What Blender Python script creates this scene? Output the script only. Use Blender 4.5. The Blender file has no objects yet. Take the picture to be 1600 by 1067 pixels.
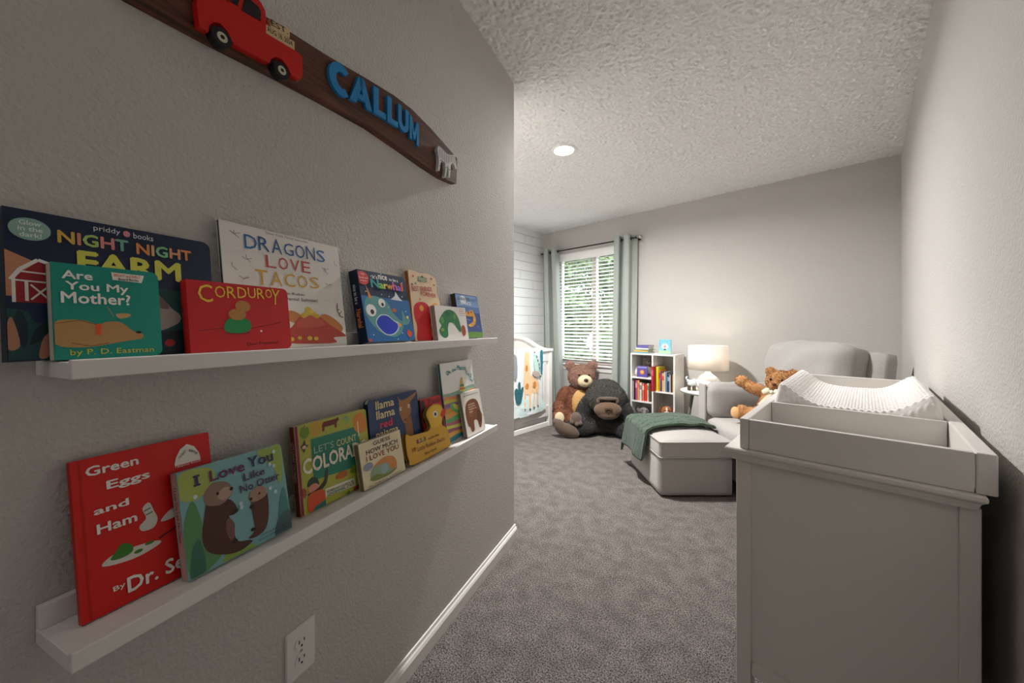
import bpy, bmesh, math, random
import numpy as np
from mathutils import Vector, Matrix, noise
random.seed(4)
SC = bpy.context.scene
COL = SC.collection
PI = math.pi

# ------------------------------------------------------------------ camera, sky, exposure
YAW = math.radians(43.68)
EYE = 1.12
cd = bpy.data.cameras.new('camera'); cam = bpy.data.objects.new('camera', cd); COL.objects.link(cam)
cd.sensor_width = 36.0; cd.lens = 36.0 * 578 / 1600; cd.shift_y = -20.5 / 1600; cd.clip_start = 0.02
cam.location = (0, 0, EYE); cam.rotation_euler = (PI / 2, 0, YAW)
SC.camera = cam
W0 = bpy.data.worlds.new('sky'); SC.world = W0; W0.use_nodes = True
_b = W0.node_tree.nodes['Background']; _b.inputs[0].default_value = (0.82, 0.92, 1.0, 1); _b.inputs[1].default_value = 8.0
SC.view_settings.view_transform = 'Standard'; SC.view_settings.look = 'None'
SC.view_settings.gamma = 1.0; SC.view_settings.use_curve_mapping = False
SC.view_settings.exposure = 0.0
pl = bpy.data.lights.new('window_daylight', 'AREA'); pl.shape = 'RECTANGLE'; pl.size = 1.02; pl.size_y = 1.42
pl.cycles.is_portal = True
po = bpy.data.objects.new('window_daylight', pl); COL.objects.link(po)
po.location = (-2.50, 4.20, 1.38); po.rotation_euler = (-PI / 2, 0, 0)     # portal of the window opening, pointing into the room
CEILING_WATT, FILL_WATT, LAMP_WATT = 86.0, 1.8, 4.2

# ------------------------------------------------------------------ materials
def lin(h):
    h = h.lstrip('#'); out = []
    for i in (0, 2, 4):
        c = int(h[i:i+2], 16) / 255
        out.append(c / 12.92 if c <= 0.04045 else ((c + 0.055) / 1.055) ** 2.4)
    return (*out, 1)
_MC = {}
def mat(hexc, rough=0.6, bump=None, mottle=None, metal=0.0, emit=0.0, sheen=0.0, name=None, spec=0.35):
    key = (hexc, rough, str(bump), str(mottle), metal, emit, sheen, spec)
    if key in _MC: return _MC[key]
    m = bpy.data.materials.new(name or ('paint_' + hexc.strip('#'))); m.use_nodes = True
    nt = m.node_tree; b = nt.nodes['Principled BSDF']
    b.inputs['Base Color'].default_value = lin(hexc); b.inputs['Roughness'].default_value = rough
    b.inputs['Metallic'].default_value = metal; b.inputs['Specular IOR Level'].default_value = spec
    if sheen: b.inputs['Sheen Weight'].default_value = sheen
    if emit:
        b.inputs['Emission Color'].default_value = lin(hexc); b.inputs['Emission Strength'].default_value = emit
    tc = None
    if bump or mottle:
        tc = nt.nodes.new('ShaderNodeTexCoord')
    if mottle:                               # (scale, second colour, sharpness)
        n = nt.nodes.new('ShaderNodeTexNoise'); n.inputs['Scale'].default_value = mottle[0]; n.inputs['Detail'].default_value = 3
        r = nt.nodes.new('ShaderNodeValToRGB'); w = mottle[2] / 2
        r.color_ramp.elements[0].position = 0.5 - w; r.color_ramp.elements[1].position = 0.5 + w
        r.color_ramp.elements[0].color = lin(mottle[1]); r.color_ramp.elements[1].color = lin(hexc)
        nt.links.new(tc.outputs['Object'], n.inputs['Vector']); nt.links.new(n.outputs['Fac'], r.inputs[0])
        nt.links.new(r.outputs[0], b.inputs['Base Color'])
    if bump:                                 # (scale, strength, distance)
        n = nt.nodes.new('ShaderNodeTexNoise'); n.inputs['Scale'].default_value = bump[0]; n.inputs['Detail'].default_value = 4
        k = nt.nodes.new('ShaderNodeBump'); k.inputs['Strength'].default_value = bump[1]; k.inputs['Distance'].default_value = bump[2]
        nt.links.new(tc.outputs['Object'], n.inputs['Vector']); nt.links.new(n.outputs['Fac'], k.inputs['Height'])
        nt.links.new(k.outputs[0], b.inputs['Normal'])
    _MC[key] = m
    return m
def glass_mat():
    m = bpy.data.materials.new('window_glass'); m.use_nodes = True; nt = m.node_tree
    for n in list(nt.nodes): nt.nodes.remove(n)
    o = nt.nodes.new('ShaderNodeOutputMaterial'); t = nt.nodes.new('ShaderNodeBsdfTransparent'); g = nt.nodes.new('ShaderNodeBsdfGlossy')
    t.inputs[0].default_value = (0.95, 0.97, 0.96, 1); g.inputs['Roughness'].default_value = 0.02
    x = nt.nodes.new('ShaderNodeMixShader'); x.inputs[0].default_value = 0.06
    nt.links.new(t.outputs[0], x.inputs[1]); nt.links.new(g.outputs[0], x.inputs[2]); nt.links.new(x.outputs[0], o.inputs[0])
    return m
def shade_mat(hexc):
    m = bpy.data.materials.new('linen_shade'); m.use_nodes = True; nt = m.node_tree
    b = nt.nodes['Principled BSDF']; o = nt.nodes['Material Output']
    b.inputs['Base Color'].default_value = lin(hexc); b.inputs['Roughness'].default_value = 0.9
    t = nt.nodes.new('ShaderNodeBsdfTranslucent'); t.inputs[0].default_value = lin(hexc)
    x = nt.nodes.new('ShaderNodeMixShader'); x.inputs[0].default_value = 0.45
    tc = nt.nodes.new('ShaderNodeTexCoord'); n = nt.nodes.new('ShaderNodeTexNoise'); n.inputs['Scale'].default_value = 160
    k = nt.nodes.new('ShaderNodeBump'); k.inputs['Strength'].default_value = 0.3; k.inputs['Distance'].default_value = 0.002
    nt.links.new(tc.outputs['Object'], n.inputs['Vector']); nt.links.new(n.outputs['Fac'], k.inputs['Height']); nt.links.new(k.outputs[0], b.inputs['Normal'])
    nt.links.new(b.outputs[0], x.inputs[1]); nt.links.new(t.outputs[0], x.inputs[2]); nt.links.new(x.outputs[0], o.inputs[0])
    return m
def carpet_mat():
    m = bpy.data.materials.new('carpet'); m.use_nodes = True; nt = m.node_tree; b = nt.nodes['Principled BSDF']
    b.inputs['Roughness'].default_value = 1.0; b.inputs['Specular IOR Level'].default_value = 0.1
    tc = nt.nodes.new('ShaderNodeTexCoord')
    def nz(s, d):
        n = nt.nodes.new('ShaderNodeTexNoise'); n.inputs['Scale'].default_value = s; n.inputs['Detail'].default_value = d
        nt.links.new(tc.outputs['Object'], n.inputs['Vector']); return n
    f, p = nz(210, 8), nz(14, 7); f.inputs['Roughness'].default_value = .75
    r = nt.nodes.new('ShaderNodeValToRGB'); e = r.color_ramp.elements
    e[0].position = 0.42; e[0].color = lin('#191615'); e[1].position = 0.58; e[1].color = lin('#9d9590')
    nt.links.new(f.outputs['Fac'], r.inputs[0])
    r2 = nt.nodes.new('ShaderNodeValToRGB'); e = r2.color_ramp.elements
    e[0].position = 0.35; e[0].color = (0.72, 0.71, 0.705, 1); e[1].position = 0.65; e[1].color = (1, 1, 1, 1)
    nt.links.new(p.outputs['Fac'], r2.inputs[0])
    mx = nt.nodes.new('ShaderNodeMix'); mx.data_type = 'RGBA'; mx.blend_type = 'MULTIPLY'; mx.inputs[0].default_value = 1
    nt.links.new(r.outputs[0], mx.inputs[6]); nt.links.new(r2.outputs[0], mx.inputs[7]); nt.links.new(mx.outputs[2], b.inputs['Base Color'])
    k = nt.nodes.new('ShaderNodeBump'); k.inputs['Strength'].default_value = 0.6; k.inputs['Distance'].default_value = 0.005
    nt.links.new(f.outputs['Fac'], k.inputs['Height']); nt.links.new(k.outputs[0], b.inputs['Normal'])
    return m
def wood_mat(a, c):
    m = bpy.data.materials.new('stained_wood'); m.use_nodes = True; nt = m.node_tree; b = nt.nodes['Principled BSDF']
    b.inputs['Roughness'].default_value = 0.55
    tc = nt.nodes.new('ShaderNodeTexCoord'); mp = nt.nodes.new('ShaderNodeMapping'); mp.inputs['Scale'].default_value = (3, 40, 60)
    n = nt.nodes.new('ShaderNodeTexNoise'); n.inputs['Scale'].default_value = 2; n.inputs['Detail'].default_value = 6
    r = nt.nodes.new('ShaderNodeValToRGB'); r.color_ramp.elements[0].color = lin(a); r.color_ramp.elements[1].color = lin(c)
    r.color_ramp.elements[0].position = 0.35; r.color_ramp.elements[1].position = 0.65
    nt.links.new(tc.outputs['Object'], mp.inputs[0]); nt.links.new(mp.outputs[0], n.inputs['Vector']); nt.links.new(n.outputs['Fac'], r.inputs[0])
    nt.links.new(r.outputs[0], b.inputs['Base Color'])
    return m

WALL = mat('#c9c5c0', 0.9, (135, 0.85, 0.005), name='wall_paint', spec=0.15)
CEIL = mat('#f1f0ee', 0.95, (240, 0.6, 0.004), name='popcorn_ceiling', spec=0.1)
TRIM = mat('#e9e6e2', 0.45, name='trim_paint')
WHITE = mat('#e8e5e1', 0.4, name='white_furniture')
DRESS = mat('#dfdad5', 0.42, name='white_dresser')
SHIP = mat('#eeeeee', 0.6, (30, 0.15, 0.002), name='shiplap_paint')
FAB = mat('#aba7a3', 0.95, (420, 0.5, 0.002), (300, '#918d89', 0.5), sheen=0.3, name='grey_upholstery')
FABL = mat('#b0aba6', 0.95, (420, 0.5, 0.002), (300, '#97928d', 0.5), sheen=0.3, name='grey_upholstery_light')
CURT = mat('#a4aaa3', 0.9, (300, 0.3, 0.001), sheen=0.2, name='curtain_cloth')
BLACK = mat('#151515', 0.4); METAL = mat('#b9b2a8', 0.3, metal=1.0); BRONZE = mat('#3c3834', 0.4, metal=0.8)

# ------------------------------------------------------------------ mesh builder
class B:
    def __init__(s): s.bm = bmesh.new(); s.n = 0; s.v = 0
    def _new(s, mi, M=None, smooth=False):
        s.bm.verts.ensure_lookup_table(); s.bm.faces.ensure_lookup_table()
        if M is not None:
            for v in s.bm.verts[s.v:]: v.co = M @ v.co
        for f in s.bm.faces[s.n:]: f.material_index = mi; f.smooth = smooth
        s.v = len(s.bm.verts); s.n = len(s.bm.faces)
    def raw(s, vs, fs, mi=0, M=None, smooth=False):
        b = [s.bm.verts.new(v) for v in vs]
        for f in fs:
            try: s.bm.faces.new([b[i] for i in f])
            except ValueError: pass
        s._new(mi, M, smooth); return s
    def box(s, x0, x1, y0, y1, z0, z1, bev=0.0, seg=2, mi=0, M=None):
        t = bmesh.new(); bmesh.ops.create_cube(t, size=1)
        for v in t.verts:
            v.co = ((x0 + x1) / 2 + v.co.x * (x1 - x0), (y0 + y1) / 2 + v.co.y * (y1 - y0), (z0 + z1) / 2 + v.co.z * (z1 - z0))
        if bev: bmesh.ops.bevel(t, geom=list(t.edges), offset=bev, segments=seg, affect='EDGES', profile=0.5)
        return s._take(t, mi, M, False)
    def _take(s, t, mi, M, smooth):
        t.verts.index_update()
        vs = [v.co.copy() for v in t.verts]; fs = [[v.index for v in f.verts] for f in t.faces]; t.free()
        return s.raw(vs, fs, mi, M, smooth)
    def cyl(s, p0, p1, r0, r1=None, n=20, mi=0, M=None, caps=True):
        r1 = r0 if r1 is None else r1
        p0, p1 = Vector(p0), Vector(p1); q = (p1 - p0).to_track_quat('Z', 'Y')
        vs = []
        for p, r in ((p0, r0), (p1, r1)):
            for k in range(n):
                a = 2 * PI * k / n; vs.append(p + q @ Vector((r * math.cos(a), r * math.sin(a), 0)))
        s.raw(vs, [(k, (k + 1) % n, n + (k + 1) % n, n + k) for k in range(n)], mi, M, True)
        if caps:
            s.raw(vs[:n], [tuple(reversed(range(n)))], mi, M); s.raw(vs[n:], [tuple(range(n))], mi, M)
        return s
    def lathe(s, prof, n=32, c=(0, 0, 0), mi=0, M=None):
        vs = []
        for r, z in prof:
            for k in range(n):
                a = 2 * PI * k / n; vs.append((c[0] + r * math.cos(a), c[1] + r * math.sin(a), c[2] + z))
        fs = [(i * n + k, i * n + (k + 1) % n, (i + 1) * n + (k + 1) % n, (i + 1) * n + k) for i in range(len(prof) - 1) for k in range(n)]
        return s.raw(vs, fs, mi, M, True)
    def ell(s, c, r, mi=0, M=None, rot=None, seg=20):
        t = bmesh.new(); bmesh.ops.create_uvsphere(t, u_segments=seg, v_segments=max(6, seg * 2 // 3), radius=1)
        R = rot.to_matrix() if rot is not None else Matrix.Identity(3)
        r = (r, r, r) if not hasattr(r, '__len__') else r
        for v in t.verts: v.co = R @ Vector((v.co.x * r[0], v.co.y * r[1], v.co.z * r[2])) + Vector(c)
        return s._take(t, mi, M, True)
    def prism(s, pts, y0, y1, mi=0, M=None):            # outline in (x, z), thickness along y
        n = len(pts)
        vs = [(p[0], y0, p[1]) for p in pts] + [(p[0], y1, p[1]) for p in pts]
        return s.raw(vs, [tuple(range(n)), tuple(reversed(range(n, 2 * n)))] + [(i, n + i, n + (i + 1) % n, (i + 1) % n) for i in range(n)], mi, M)
    def tube(s, pts, r, n=10, mi=0, M=None, close=False):
        pts = [Vector(p) for p in pts]; vs = []; m = len(pts)
        up = Vector((0, 0, 1))
        for i, p in enumerate(pts):
            a = pts[(i - 1) % m] if (i or close) else p; b = pts[(i + 1) % m] if (i < m - 1 or close) else p
            d = (b - a).normalized(); u = d.cross(up)
            if u.length < 1e-4: u = d.cross(Vector((1, 0, 0)))
            u.normalize(); w = u.cross(d)
            rr = r[i] if hasattr(r, '__len__') else r
            for k in range(n):
                t = 2 * PI * k / n; vs.append(p + u * rr * math.cos(t) + w * rr * math.sin(t))
        fs = [(i * n + k, i * n + (k + 1) % n, ((i + 1) % m) * n + (k + 1) % n, ((i + 1) % m) * n + k) for i in range(m if close else m - 1) for k in range(n)]
        if not close: fs += [tuple(reversed(range(n))), tuple(range((m - 1) * n, m * n))]
        return s.raw(vs, fs, mi, M, True)
    def rbox(s, h, r, n=14, bulge=(0, 0, 0), mi=0, M=None, wob=0.0, seed=0):   # soft rounded block, faces can bulge
        t = bmesh.new(); bmesh.ops.create_cube(t, size=2)
        bmesh.ops.subdivide_edges(t, edges=list(t.edges), cuts=n, use_grid_fill=True)
        H = Vector(h)
        for v in t.verts:
            q = v.co.copy(); p = Vector((q.x * H.x, q.y * H.y, q.z * H.z))
            i = Vector([max(-(H[k] - r), min(H[k] - r, p[k])) for k in range(3)])
            d = p - i
            p = i + d.normalized() * r if d.length > 1e-6 else p
            k = [math.cos(q[a] * PI / 2) for a in range(3)]
            p.x += bulge[0] * k[1] * k[2] * q.x; p.y += bulge[1] * k[0] * k[2] * q.y; p.z += bulge[2] * k[0] * k[1] * q.z
            if wob:
                p += Vector(noise.noise_vector(p * 7 + Vector((seed, 0, 0)))) * wob
            v.co = p
        return s._take(t, mi, M, True)
    def grid(s, fn, nu, nv, mi=0, M=None, smooth=True):
        vs = [fn(i / nu, j / nv) for j in range(nv + 1) for i in range(nu + 1)]
        fs = [(j * (nu + 1) + i, j * (nu + 1) + i + 1, (j + 1) * (nu + 1) + i + 1, (j + 1) * (nu + 1) + i) for j in range(nv) for i in range(nu)]
        return s.raw(vs, fs, mi, M, smooth)
    def obj(s, name, mats, parent=None, M=None):
        me = bpy.data.meshes.new(name); s.bm.normal_update(); s.bm.to_mesh(me); s.bm.free()
        for m in (mats if isinstance(mats, (list, tuple)) else [mats]): me.materials.append(m)
        o = bpy.data.objects.new(name, me); COL.objects.link(o)
        if parent is not None: o.parent = parent
        if M is not None: o.matrix_local = M
        return o
def thing(name, label, cat, loc=(0, 0, 0), rz=0.0, group=None, M=None):
    o = bpy.data.objects.new(name, None); COL.objects.link(o); o.empty_display_size = 0.05
    if M is not None: o.matrix_world = M
    else: o.location = loc; o.rotation_euler = (0, 0, rz)
    o['label'] = label; o['category'] = cat
    if group: o['group'] = group
    return o
def tag(o, label, cat, group=None):
    o['label'] = label; o['category'] = cat
    if group: o['group'] = group
    return o
def struct(o): o['kind'] = 'structure'; return o
def T(x=0, y=0, z=0, rx=0, ry=0, rz=0):
    return Matrix.Translation((x, y, z)) @ Matrix.Rotation(rz, 4, 'Z') @ Matrix.Rotation(ry, 4, 'Y') @ Matrix.Rotation(rx, 4, 'X')
def blob(ells, voxel=0.02, smooth=4):
    """one continuous skin around a set of ellipsoids: [(centre, radii, euler or None)]"""
    b = B()
    for e in ells:
        from mathutils import Euler
        b.ell(e[0], e[1], rot=Euler(e[2]) if len(e) > 2 and e[2] else None, seg=20)
    o = b.obj('soft', [])
    m = o.modifiers.new('r', 'REMESH'); m.mode = 'VOXEL'; m.voxel_size = voxel
    m2 = o.modifiers.new('s', 'SMOOTH'); m2.iterations = smooth; m2.factor = 0.5
    dg = bpy.context.evaluated_depsgraph_get(); dg.update()
    me = bpy.data.meshes.new_from_object(o.evaluated_get(dg)); bpy.data.objects.remove(o)
    for p in me.polygons: p.use_smooth = True
    return me
def fur(me, n, length, seed=1, down=0.4, width=0.25):
    """adds short tapering tufts of pile to a plush mesh"""
    rnd = random.Random(seed); bm = bmesh.new(); bm.from_mesh(me); bm.faces.ensure_lookup_table(); bm.normal_update()
    fs = list(bm.faces); wts = [f.calc_area() for f in fs]; pick = rnd.choices(fs, wts, k=n)
    for f in pick:
        vs = f.verts; w = [rnd.random() for _ in vs]; t = sum(w)
        p = sum((v.co * (a / t) for v, a in zip(vs, w)), Vector()); nn = f.normal
        d = (nn + Vector((rnd.uniform(-.6, .6), rnd.uniform(-.6, .6), rnd.uniform(-.6, .6) - down))).normalized()
        if d.dot(nn) < 0.15: d = (d + nn * 0.6).normalized()
        sd = d.cross(Vector((rnd.random() - .5, rnd.random() - .5, rnd.random() - .5))).normalized() * length * width
        L = length * rnd.uniform(0.6, 1.15); q = p - nn * 0.002
        a = bm.verts.new(q + sd); b = bm.verts.new(q - sd); c = bm.verts.new(q + d * L)
        bm.faces.new((a, b, c)).smooth = True
    bm.to_mesh(me); bm.free(); return me
def meobj(name, me, mats, parent=None):
    me.name = name
    me.materials.clear()
    for m in (mats if isinstance(mats, (list, tuple)) else [mats]): me.materials.append(m)
    o = bpy.data.objects.new(name, me); COL.objects.link(o)
    if parent is not None: o.parent = parent
    return o

# ------------------------------------------------------------------ lettering and printed art
_TC = {}
def glyphs(s, bold=0.0):
    if (s, bold) in _TC: return _TC[(s, bold)]
    cu = bpy.data.curves.new('lettering', 'FONT'); cu.body = s; cu.size = 1; cu.offset = bold; cu.resolution_u = 2
    ob = bpy.data.objects.new('lettering', cu); me = bpy.data.meshes.new_from_object(ob)
    vs = [(v.co.x, v.co.y) for v in me.vertices]; fs = [tuple(p.vertices) for p in me.polygons]
    bpy.data.objects.remove(ob); bpy.data.curves.remove(cu); bpy.data.meshes.remove(me)
    _TC[(s, bold)] = (vs, fs); return vs, fs
def smooth(pts, k=4):
    n = len(pts); out = []
    for i in range(n):
        p0, p1, p2, p3 = (pts[(i + d) % n] for d in (-1, 0, 1, 2))
        for j in range(k):
            t = j / k
            out.append(tuple(0.5 * (2 * p1[a] + (p2[a] - p0[a]) * t + (2 * p0[a] - 5 * p1[a] + 4 * p2[a] - p3[a]) * t * t + (3 * p1[a] - p0[a] - 3 * p2[a] + p3[a]) * t ** 3) for a in (0, 1)))
    return out
LAST = {}
def art(parent, name, w, h, items, y=-0.0004, rough=0.45):
    """print on a face: every item is one layer of ink; (u, v) are fractions of the face"""
    if name == 'title' and len(items) > 1:                # every line of lettering is a part of its own
        single = [it for it in items if it[0] != 't' or len(it[2]) == 1]; lines = [it for it in items if it not in single]
        for grp in ([single] if single else []) + [[it] for it in lines]: art(parent, 'title_' if len(grp) > 1 else name, w, h, grp, y, rough)
        return
    many = name == 'title_'; name = 'title' if many else name
    y = min(y, LAST.get(parent.name, 0) - 0.0001) if name in ('title',) else y
    b = B(); mats = []; idx = {}
    def mi(c):
        if c not in idx: idx[c] = len(mats); mats.append(mat(c, rough))
        return idx[c]
    for it in items:
        k, c = it[0], it[1]
        if k in 'ps':
            pts = smooth(it[2]) if k == 's' else it[2]
            b.raw([(u * w, y, v * h) for u, v in pts], [tuple(range(len(pts)))], mi(c))
        elif k == 'e':
            _, _, cu, cv, ru, rv = it[:6]; ro = it[6] if len(it) > 6 else 0
            pts = []
            for q in range(24):
                a = 2 * PI * q / 24; x, z = ru * w * math.cos(a), rv * h * math.sin(a)
                pts.append((cu * w + x * math.cos(ro) - z * math.sin(ro), y, cv * h + x * math.sin(ro) + z * math.cos(ro)))
            b.raw(pts, [tuple(range(24))], mi(c))
        elif k == 'l':
            pts = [Vector((u * w, v * h)) for u, v in it[2]]; t = it[3] / 2
            for p, q in zip(pts[:-1], pts[1:]):
                d = (q - p).normalized(); nn = Vector((-d.y, d.x)) * t
                b.raw([(a.x, y, a.y) for a in (p - nn, q - nn, q + nn, p + nn)], [(0, 1, 2, 3)], mi(c))
        elif k == 't':                                    # ('t', colour(s), text, (u0, v0, u1, v1), rotation, bold)
            s = it[2]; u0, v0, u1, v1 = it[3]; ro = it[4] if len(it) > 4 else 0; bold = it[5] if len(it) > 5 else 0.015
            vs, fs = glyphs(s); heavy = [(0, 0)] if bold < .012 else [(0, 0), (bold, 0), (-bold, 0), (0, bold), (0, -bold)]
            x0, x1 = min(p[0] for p in vs), max(p[0] for p in vs); z0, z1 = min(p[1] for p in vs), max(p[1] for p in vs)
            sx, sz = (u1 - u0) * w / (x1 - x0), (v1 - v0) * h / max(z1 - z0, 1e-6)
            cx, cz = (u0 + u1) / 2 * w, (v0 + v1) / 2 * h
            out = []
            for ex, ez in heavy:
                for px, pz in vs:
                    X, Z = (px + ex - (x0 + x1) / 2) * sx, (pz + ez - (z0 + z1) / 2) * sz
                    out.append((cx + X * math.cos(ro) - Z * math.sin(ro), y - .000004 * heavy.index((ex, ez)), cz + X * math.sin(ro) + Z * math.cos(ro)))
            fs = [tuple(a + len(vs) * q for a in f) for q in range(len(heavy)) for f in fs]; vs = list(vs) * len(heavy)
            if isinstance(c, str): b.raw(out, fs, mi(c))
            else:                                         # letters in turn take the listed colours, split by position
                n = len(s)
                edges = [max(p[0] for p in glyphs(s[:i + 1].rstrip() or s[:1])[0]) for i in range(n)]
                let = [i for i in range(n) if s[i] != ' ']
                for q, i in enumerate(let):
                    lo = edges[let[q - 1]] + 0.005 if q else -1e9; hi = edges[i] + 0.005
                    sub = [f for f in fs if lo < sum(vs[a][0] for a in f) / len(f) <= hi]
                    b.raw(out, sub, mi(c[q % len(c)]))
                    loose = [v for v in b.bm.verts if not v.link_faces]
                    bmesh.ops.delete(b.bm, geom=loose, context='VERTS'); b.v = len(b.bm.verts)
        y -= 0.00005
    if name in ('illustration', 'title'):
        LAST[parent.name] = y
        for v in b.bm.verts: v.co.x = min(max(v.co.x, .0008), w * 1.06); v.co.z = max(v.co.z, .0012)
    return b.obj(name, mats, parent)
def rrect(x0, z0, x1, z1, r, corners='1111', n=5):        # corners: bottom-left, bottom-right, top-right, top-left
    out = []
    for i, (cx, cz, a0) in enumerate(((x0 + r, z0 + r, PI), (x1 - r, z0 + r, 1.5 * PI), (x1 - r, z1 - r, 0), (x0 + r, z1 - r, PI / 2))):
        if corners[i] == '1' and r > 0:
            out += [(cx + r * math.cos(a0 + PI / 2 * k / n), cz + r * math.sin(a0 + PI / 2 * k / n)) for k in range(n + 1)]
        else: out.append(((x0, z0), (x1, z0), (x1, z1), (x0, z1))[i])
    return out

# ------------------------------------------------------------------ the room
CH = 2.44
XR, YF, XS, YB = 0.197, 4.036, -3.238, -1.6               # right wall, window wall, shiplap wall, wall behind the camera
_R = Vector((math.cos(YAW), math.sin(YAW), 0)); _F = Vector((-math.sin(YAW), math.cos(YAW), 0))
_w = math.radians(23.8)
CORNER = _R * 0.0103 + _F * 1.984                          # free end of the angled ledge wall
WD = (_R * math.sin(_w) + _F * math.cos(_w)).normalized()  # along the ledge wall, away from the hall
WN = Vector((WD.y, -WD.x, 0))                              # its normal, into the room
WANG = math.atan2(WD.y, WD.x)
def wp(s, z, off=0.0): return CORNER + WD * s + WN * off + Vector((0, 0, z))
def view(lat, dep, z=0.0): return _R * lat + _F * dep + Vector((0, 0, z))

b = B(); b.raw([(XS - .2, YB - .2, 0), (XR + .2, YB - .2, 0), (XR + .2, YF + .2, 0), (XS - .2, YF + .2, 0), (XS - .2, YB - .2, -.1), (XR + .2, YB - .2, -.1), (XR + .2, YF + .2, -.1), (XS - .2, YF + .2, -.1)],
               [(0, 1, 2, 3), (7, 6, 5, 4), (0, 4, 5, 1), (1, 5, 6, 2), (2, 6, 7, 3), (3, 7, 4, 0)])
struct(b.obj('floor', carpet_mat()))
# popcorn ceiling: real lumps over the part in view
def ceiling():
    rng = np.random.default_rng(3); st = 0.0072
    x0, x1, y0, y1 = XS - .02, XR + .02, -0.1, YF + .02
    nx, ny = int((x1 - x0) / st), int((y1 - y0) / st)
    g = rng.random((ny + 1, nx + 1)) ** 1.5
    hgt = (g + 0.35 * (np.roll(g, 1, 0) + np.roll(g, 1, 1))) / 1.7 * 0.0155
    xs = np.linspace(x0, x1, nx + 1); ys = np.linspace(y0, y1, ny + 1)
    X, Y = np.meshgrid(xs, ys); X = X + (rng.random(X.shape) - .5) * st * .7; Y = Y + (rng.random(Y.shape) - .5) * st * .7
    co = np.stack([X, Y, CH - hgt], -1).reshape(-1, 3)
    a = np.arange(ny)[:, None] * (nx + 1) + np.arange(nx)[None, :]
    fc = np.stack([a, a + nx + 1, a + nx + 2, a + 1], -1).reshape(-1, 4)
    me = bpy.data.meshes.new('ceiling')
    me.vertices.add(len(co)); me.vertices.foreach_set('co', co.ravel())
    me.loops.add(fc.size); me.loops.foreach_set('vertex_index', fc.ravel().astype(np.int32))
    me.polygons.add(len(fc)); me.polygons.foreach_set('loop_start', np.arange(0, fc.size, 4, dtype=np.int32))
    me.update(calc_edges=True); me.validate()
    bm = bmesh.new(); bm.from_mesh(me)
    z = CH + 0.002
    for q in ([(XS - .2, YB - .2), (XR + .2, YB - .2), (XR + .2, YF + .2), (XS - .2, YF + .2)],):
        lo = [bm.verts.new((p[0], p[1], z)) for p in q]; hi = [bm.verts.new((p[0], p[1], z + .1)) for p in q]
        bm.faces.new(list(reversed(lo))); bm.faces.new(hi)
        for i in range(4): bm.faces.new((lo[i], lo[(i + 1) % 4], hi[(i + 1) % 4], hi[i]))
    bm.to_mesh(me); bm.free(); me.materials.append(CEIL)
    o = bpy.data.objects.new('ceiling', me); COL.objects.link(o); return struct(o)
ceiling()
b = B(); b.box(XR, XR + .12, YB, YF + .12, 0, CH); struct(b.obj('wall_right', WALL))
b = B(); b.box(XS - .12, XR + .12, YB - .12, YB, 0, CH); struct(b.obj('wall_near', WALL))
# angled ledge wall: a solid partition; its far end turns back to the shiplap wall
p0 = wp(0, 0); p1 = wp(-3.4, 0)
b = B(); q = [(p1.x, p1.y), (p0.x, p0.y), (p0.x - .10, p0.y + .015), (XS, p0.y + .015), (XS, p1.y)]
n = len(q); b.raw([(x, y, 0) for x, y in q] + [(x, y, CH) for x, y in q], [tuple(reversed(range(n))), tuple(range(n, 2 * n))] + [(i, (i + 1) % n, n + (i + 1) % n, n + i) for i in range(n)])
struct(b.obj('wall_left', WALL))
# window wall with its opening
WX0, WX1, WZ0, WZ1 = -3.02, -1.98, 0.665, 2.08
b = B(); b.box(XS - .12, WX0, YF, YF + .14, 0, CH); b.box(WX1, XR, YF, YF + .14, 0, CH)
b.box(WX0, WX1, YF, YF + .14, 0, WZ0); b.box(WX0, WX1, YF, YF + .14, WZ1, CH)
struct(b.obj('wall_far', WALL))
# shiplap wall behind the crib
b = B(); z = 0.0; k = 0
while z < CH:
    z1 = min(z + 0.1175, CH)
    cuts = sorted([p0.y + .02, YF] + [p0.y + .3 + ((k * 0.77) % 1.0) * 1.1 + j * 1.2 for j in range(2)])
    for y0, y1 in zip(cuts[:-1], cuts[1:]):
        if y1 - y0 > .05: b.box(XS - .02, XS, y0 + .001, y1 - .001, z + .0018, z1 - .0018, .0015, 1)
    z = z1; k += 1
b.box(XS - .12, XS - .012, p0.y, YF + .14, 0, CH, mi=1)
struct(b.obj('wall_shiplap', [SHIP, mat('#c4c3c2', .8)]))

def base_profile(): return [(0, 0), (.014, 0), (.014, .043), (.010, .052), (.006, .056), (.004, .066), (0, .068)]
def baseboard(name, pa, pb, nrm):                         # from pa to pb along the wall, nrm into the room
    pa, pb, nrm = Vector(pa), Vector(pb), Vector(nrm); pr = base_profile(); m = len(pr)
    vs = [p + nrm * d + Vector((0, 0, z)) for p in (pa, pb) for d, z in pr]
    b = B(); b.raw(vs, [tuple(range(m)), tuple(reversed(range(m, 2 * m)))] + [(i, m + i, m + (i + 1) % m, (i + 1) % m) for i in range(m)])
    return struct(b.obj(name, TRIM))
baseboard('baseboard_left', wp(-3.3, 0), wp(0.012, 0), WN)
baseboard('baseboard_right', (XR, YB, 0), (XR, YF - .014, 0), (-1, 0, 0))
baseboard('baseboard_far', (XS, YF, 0), (XR, YF, 0), (0, -1, 0))
baseboard('baseboard_shiplap', (XS, p0.y + .03, 0), (XS, YF, 0), (1, 0, 0))

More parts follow.
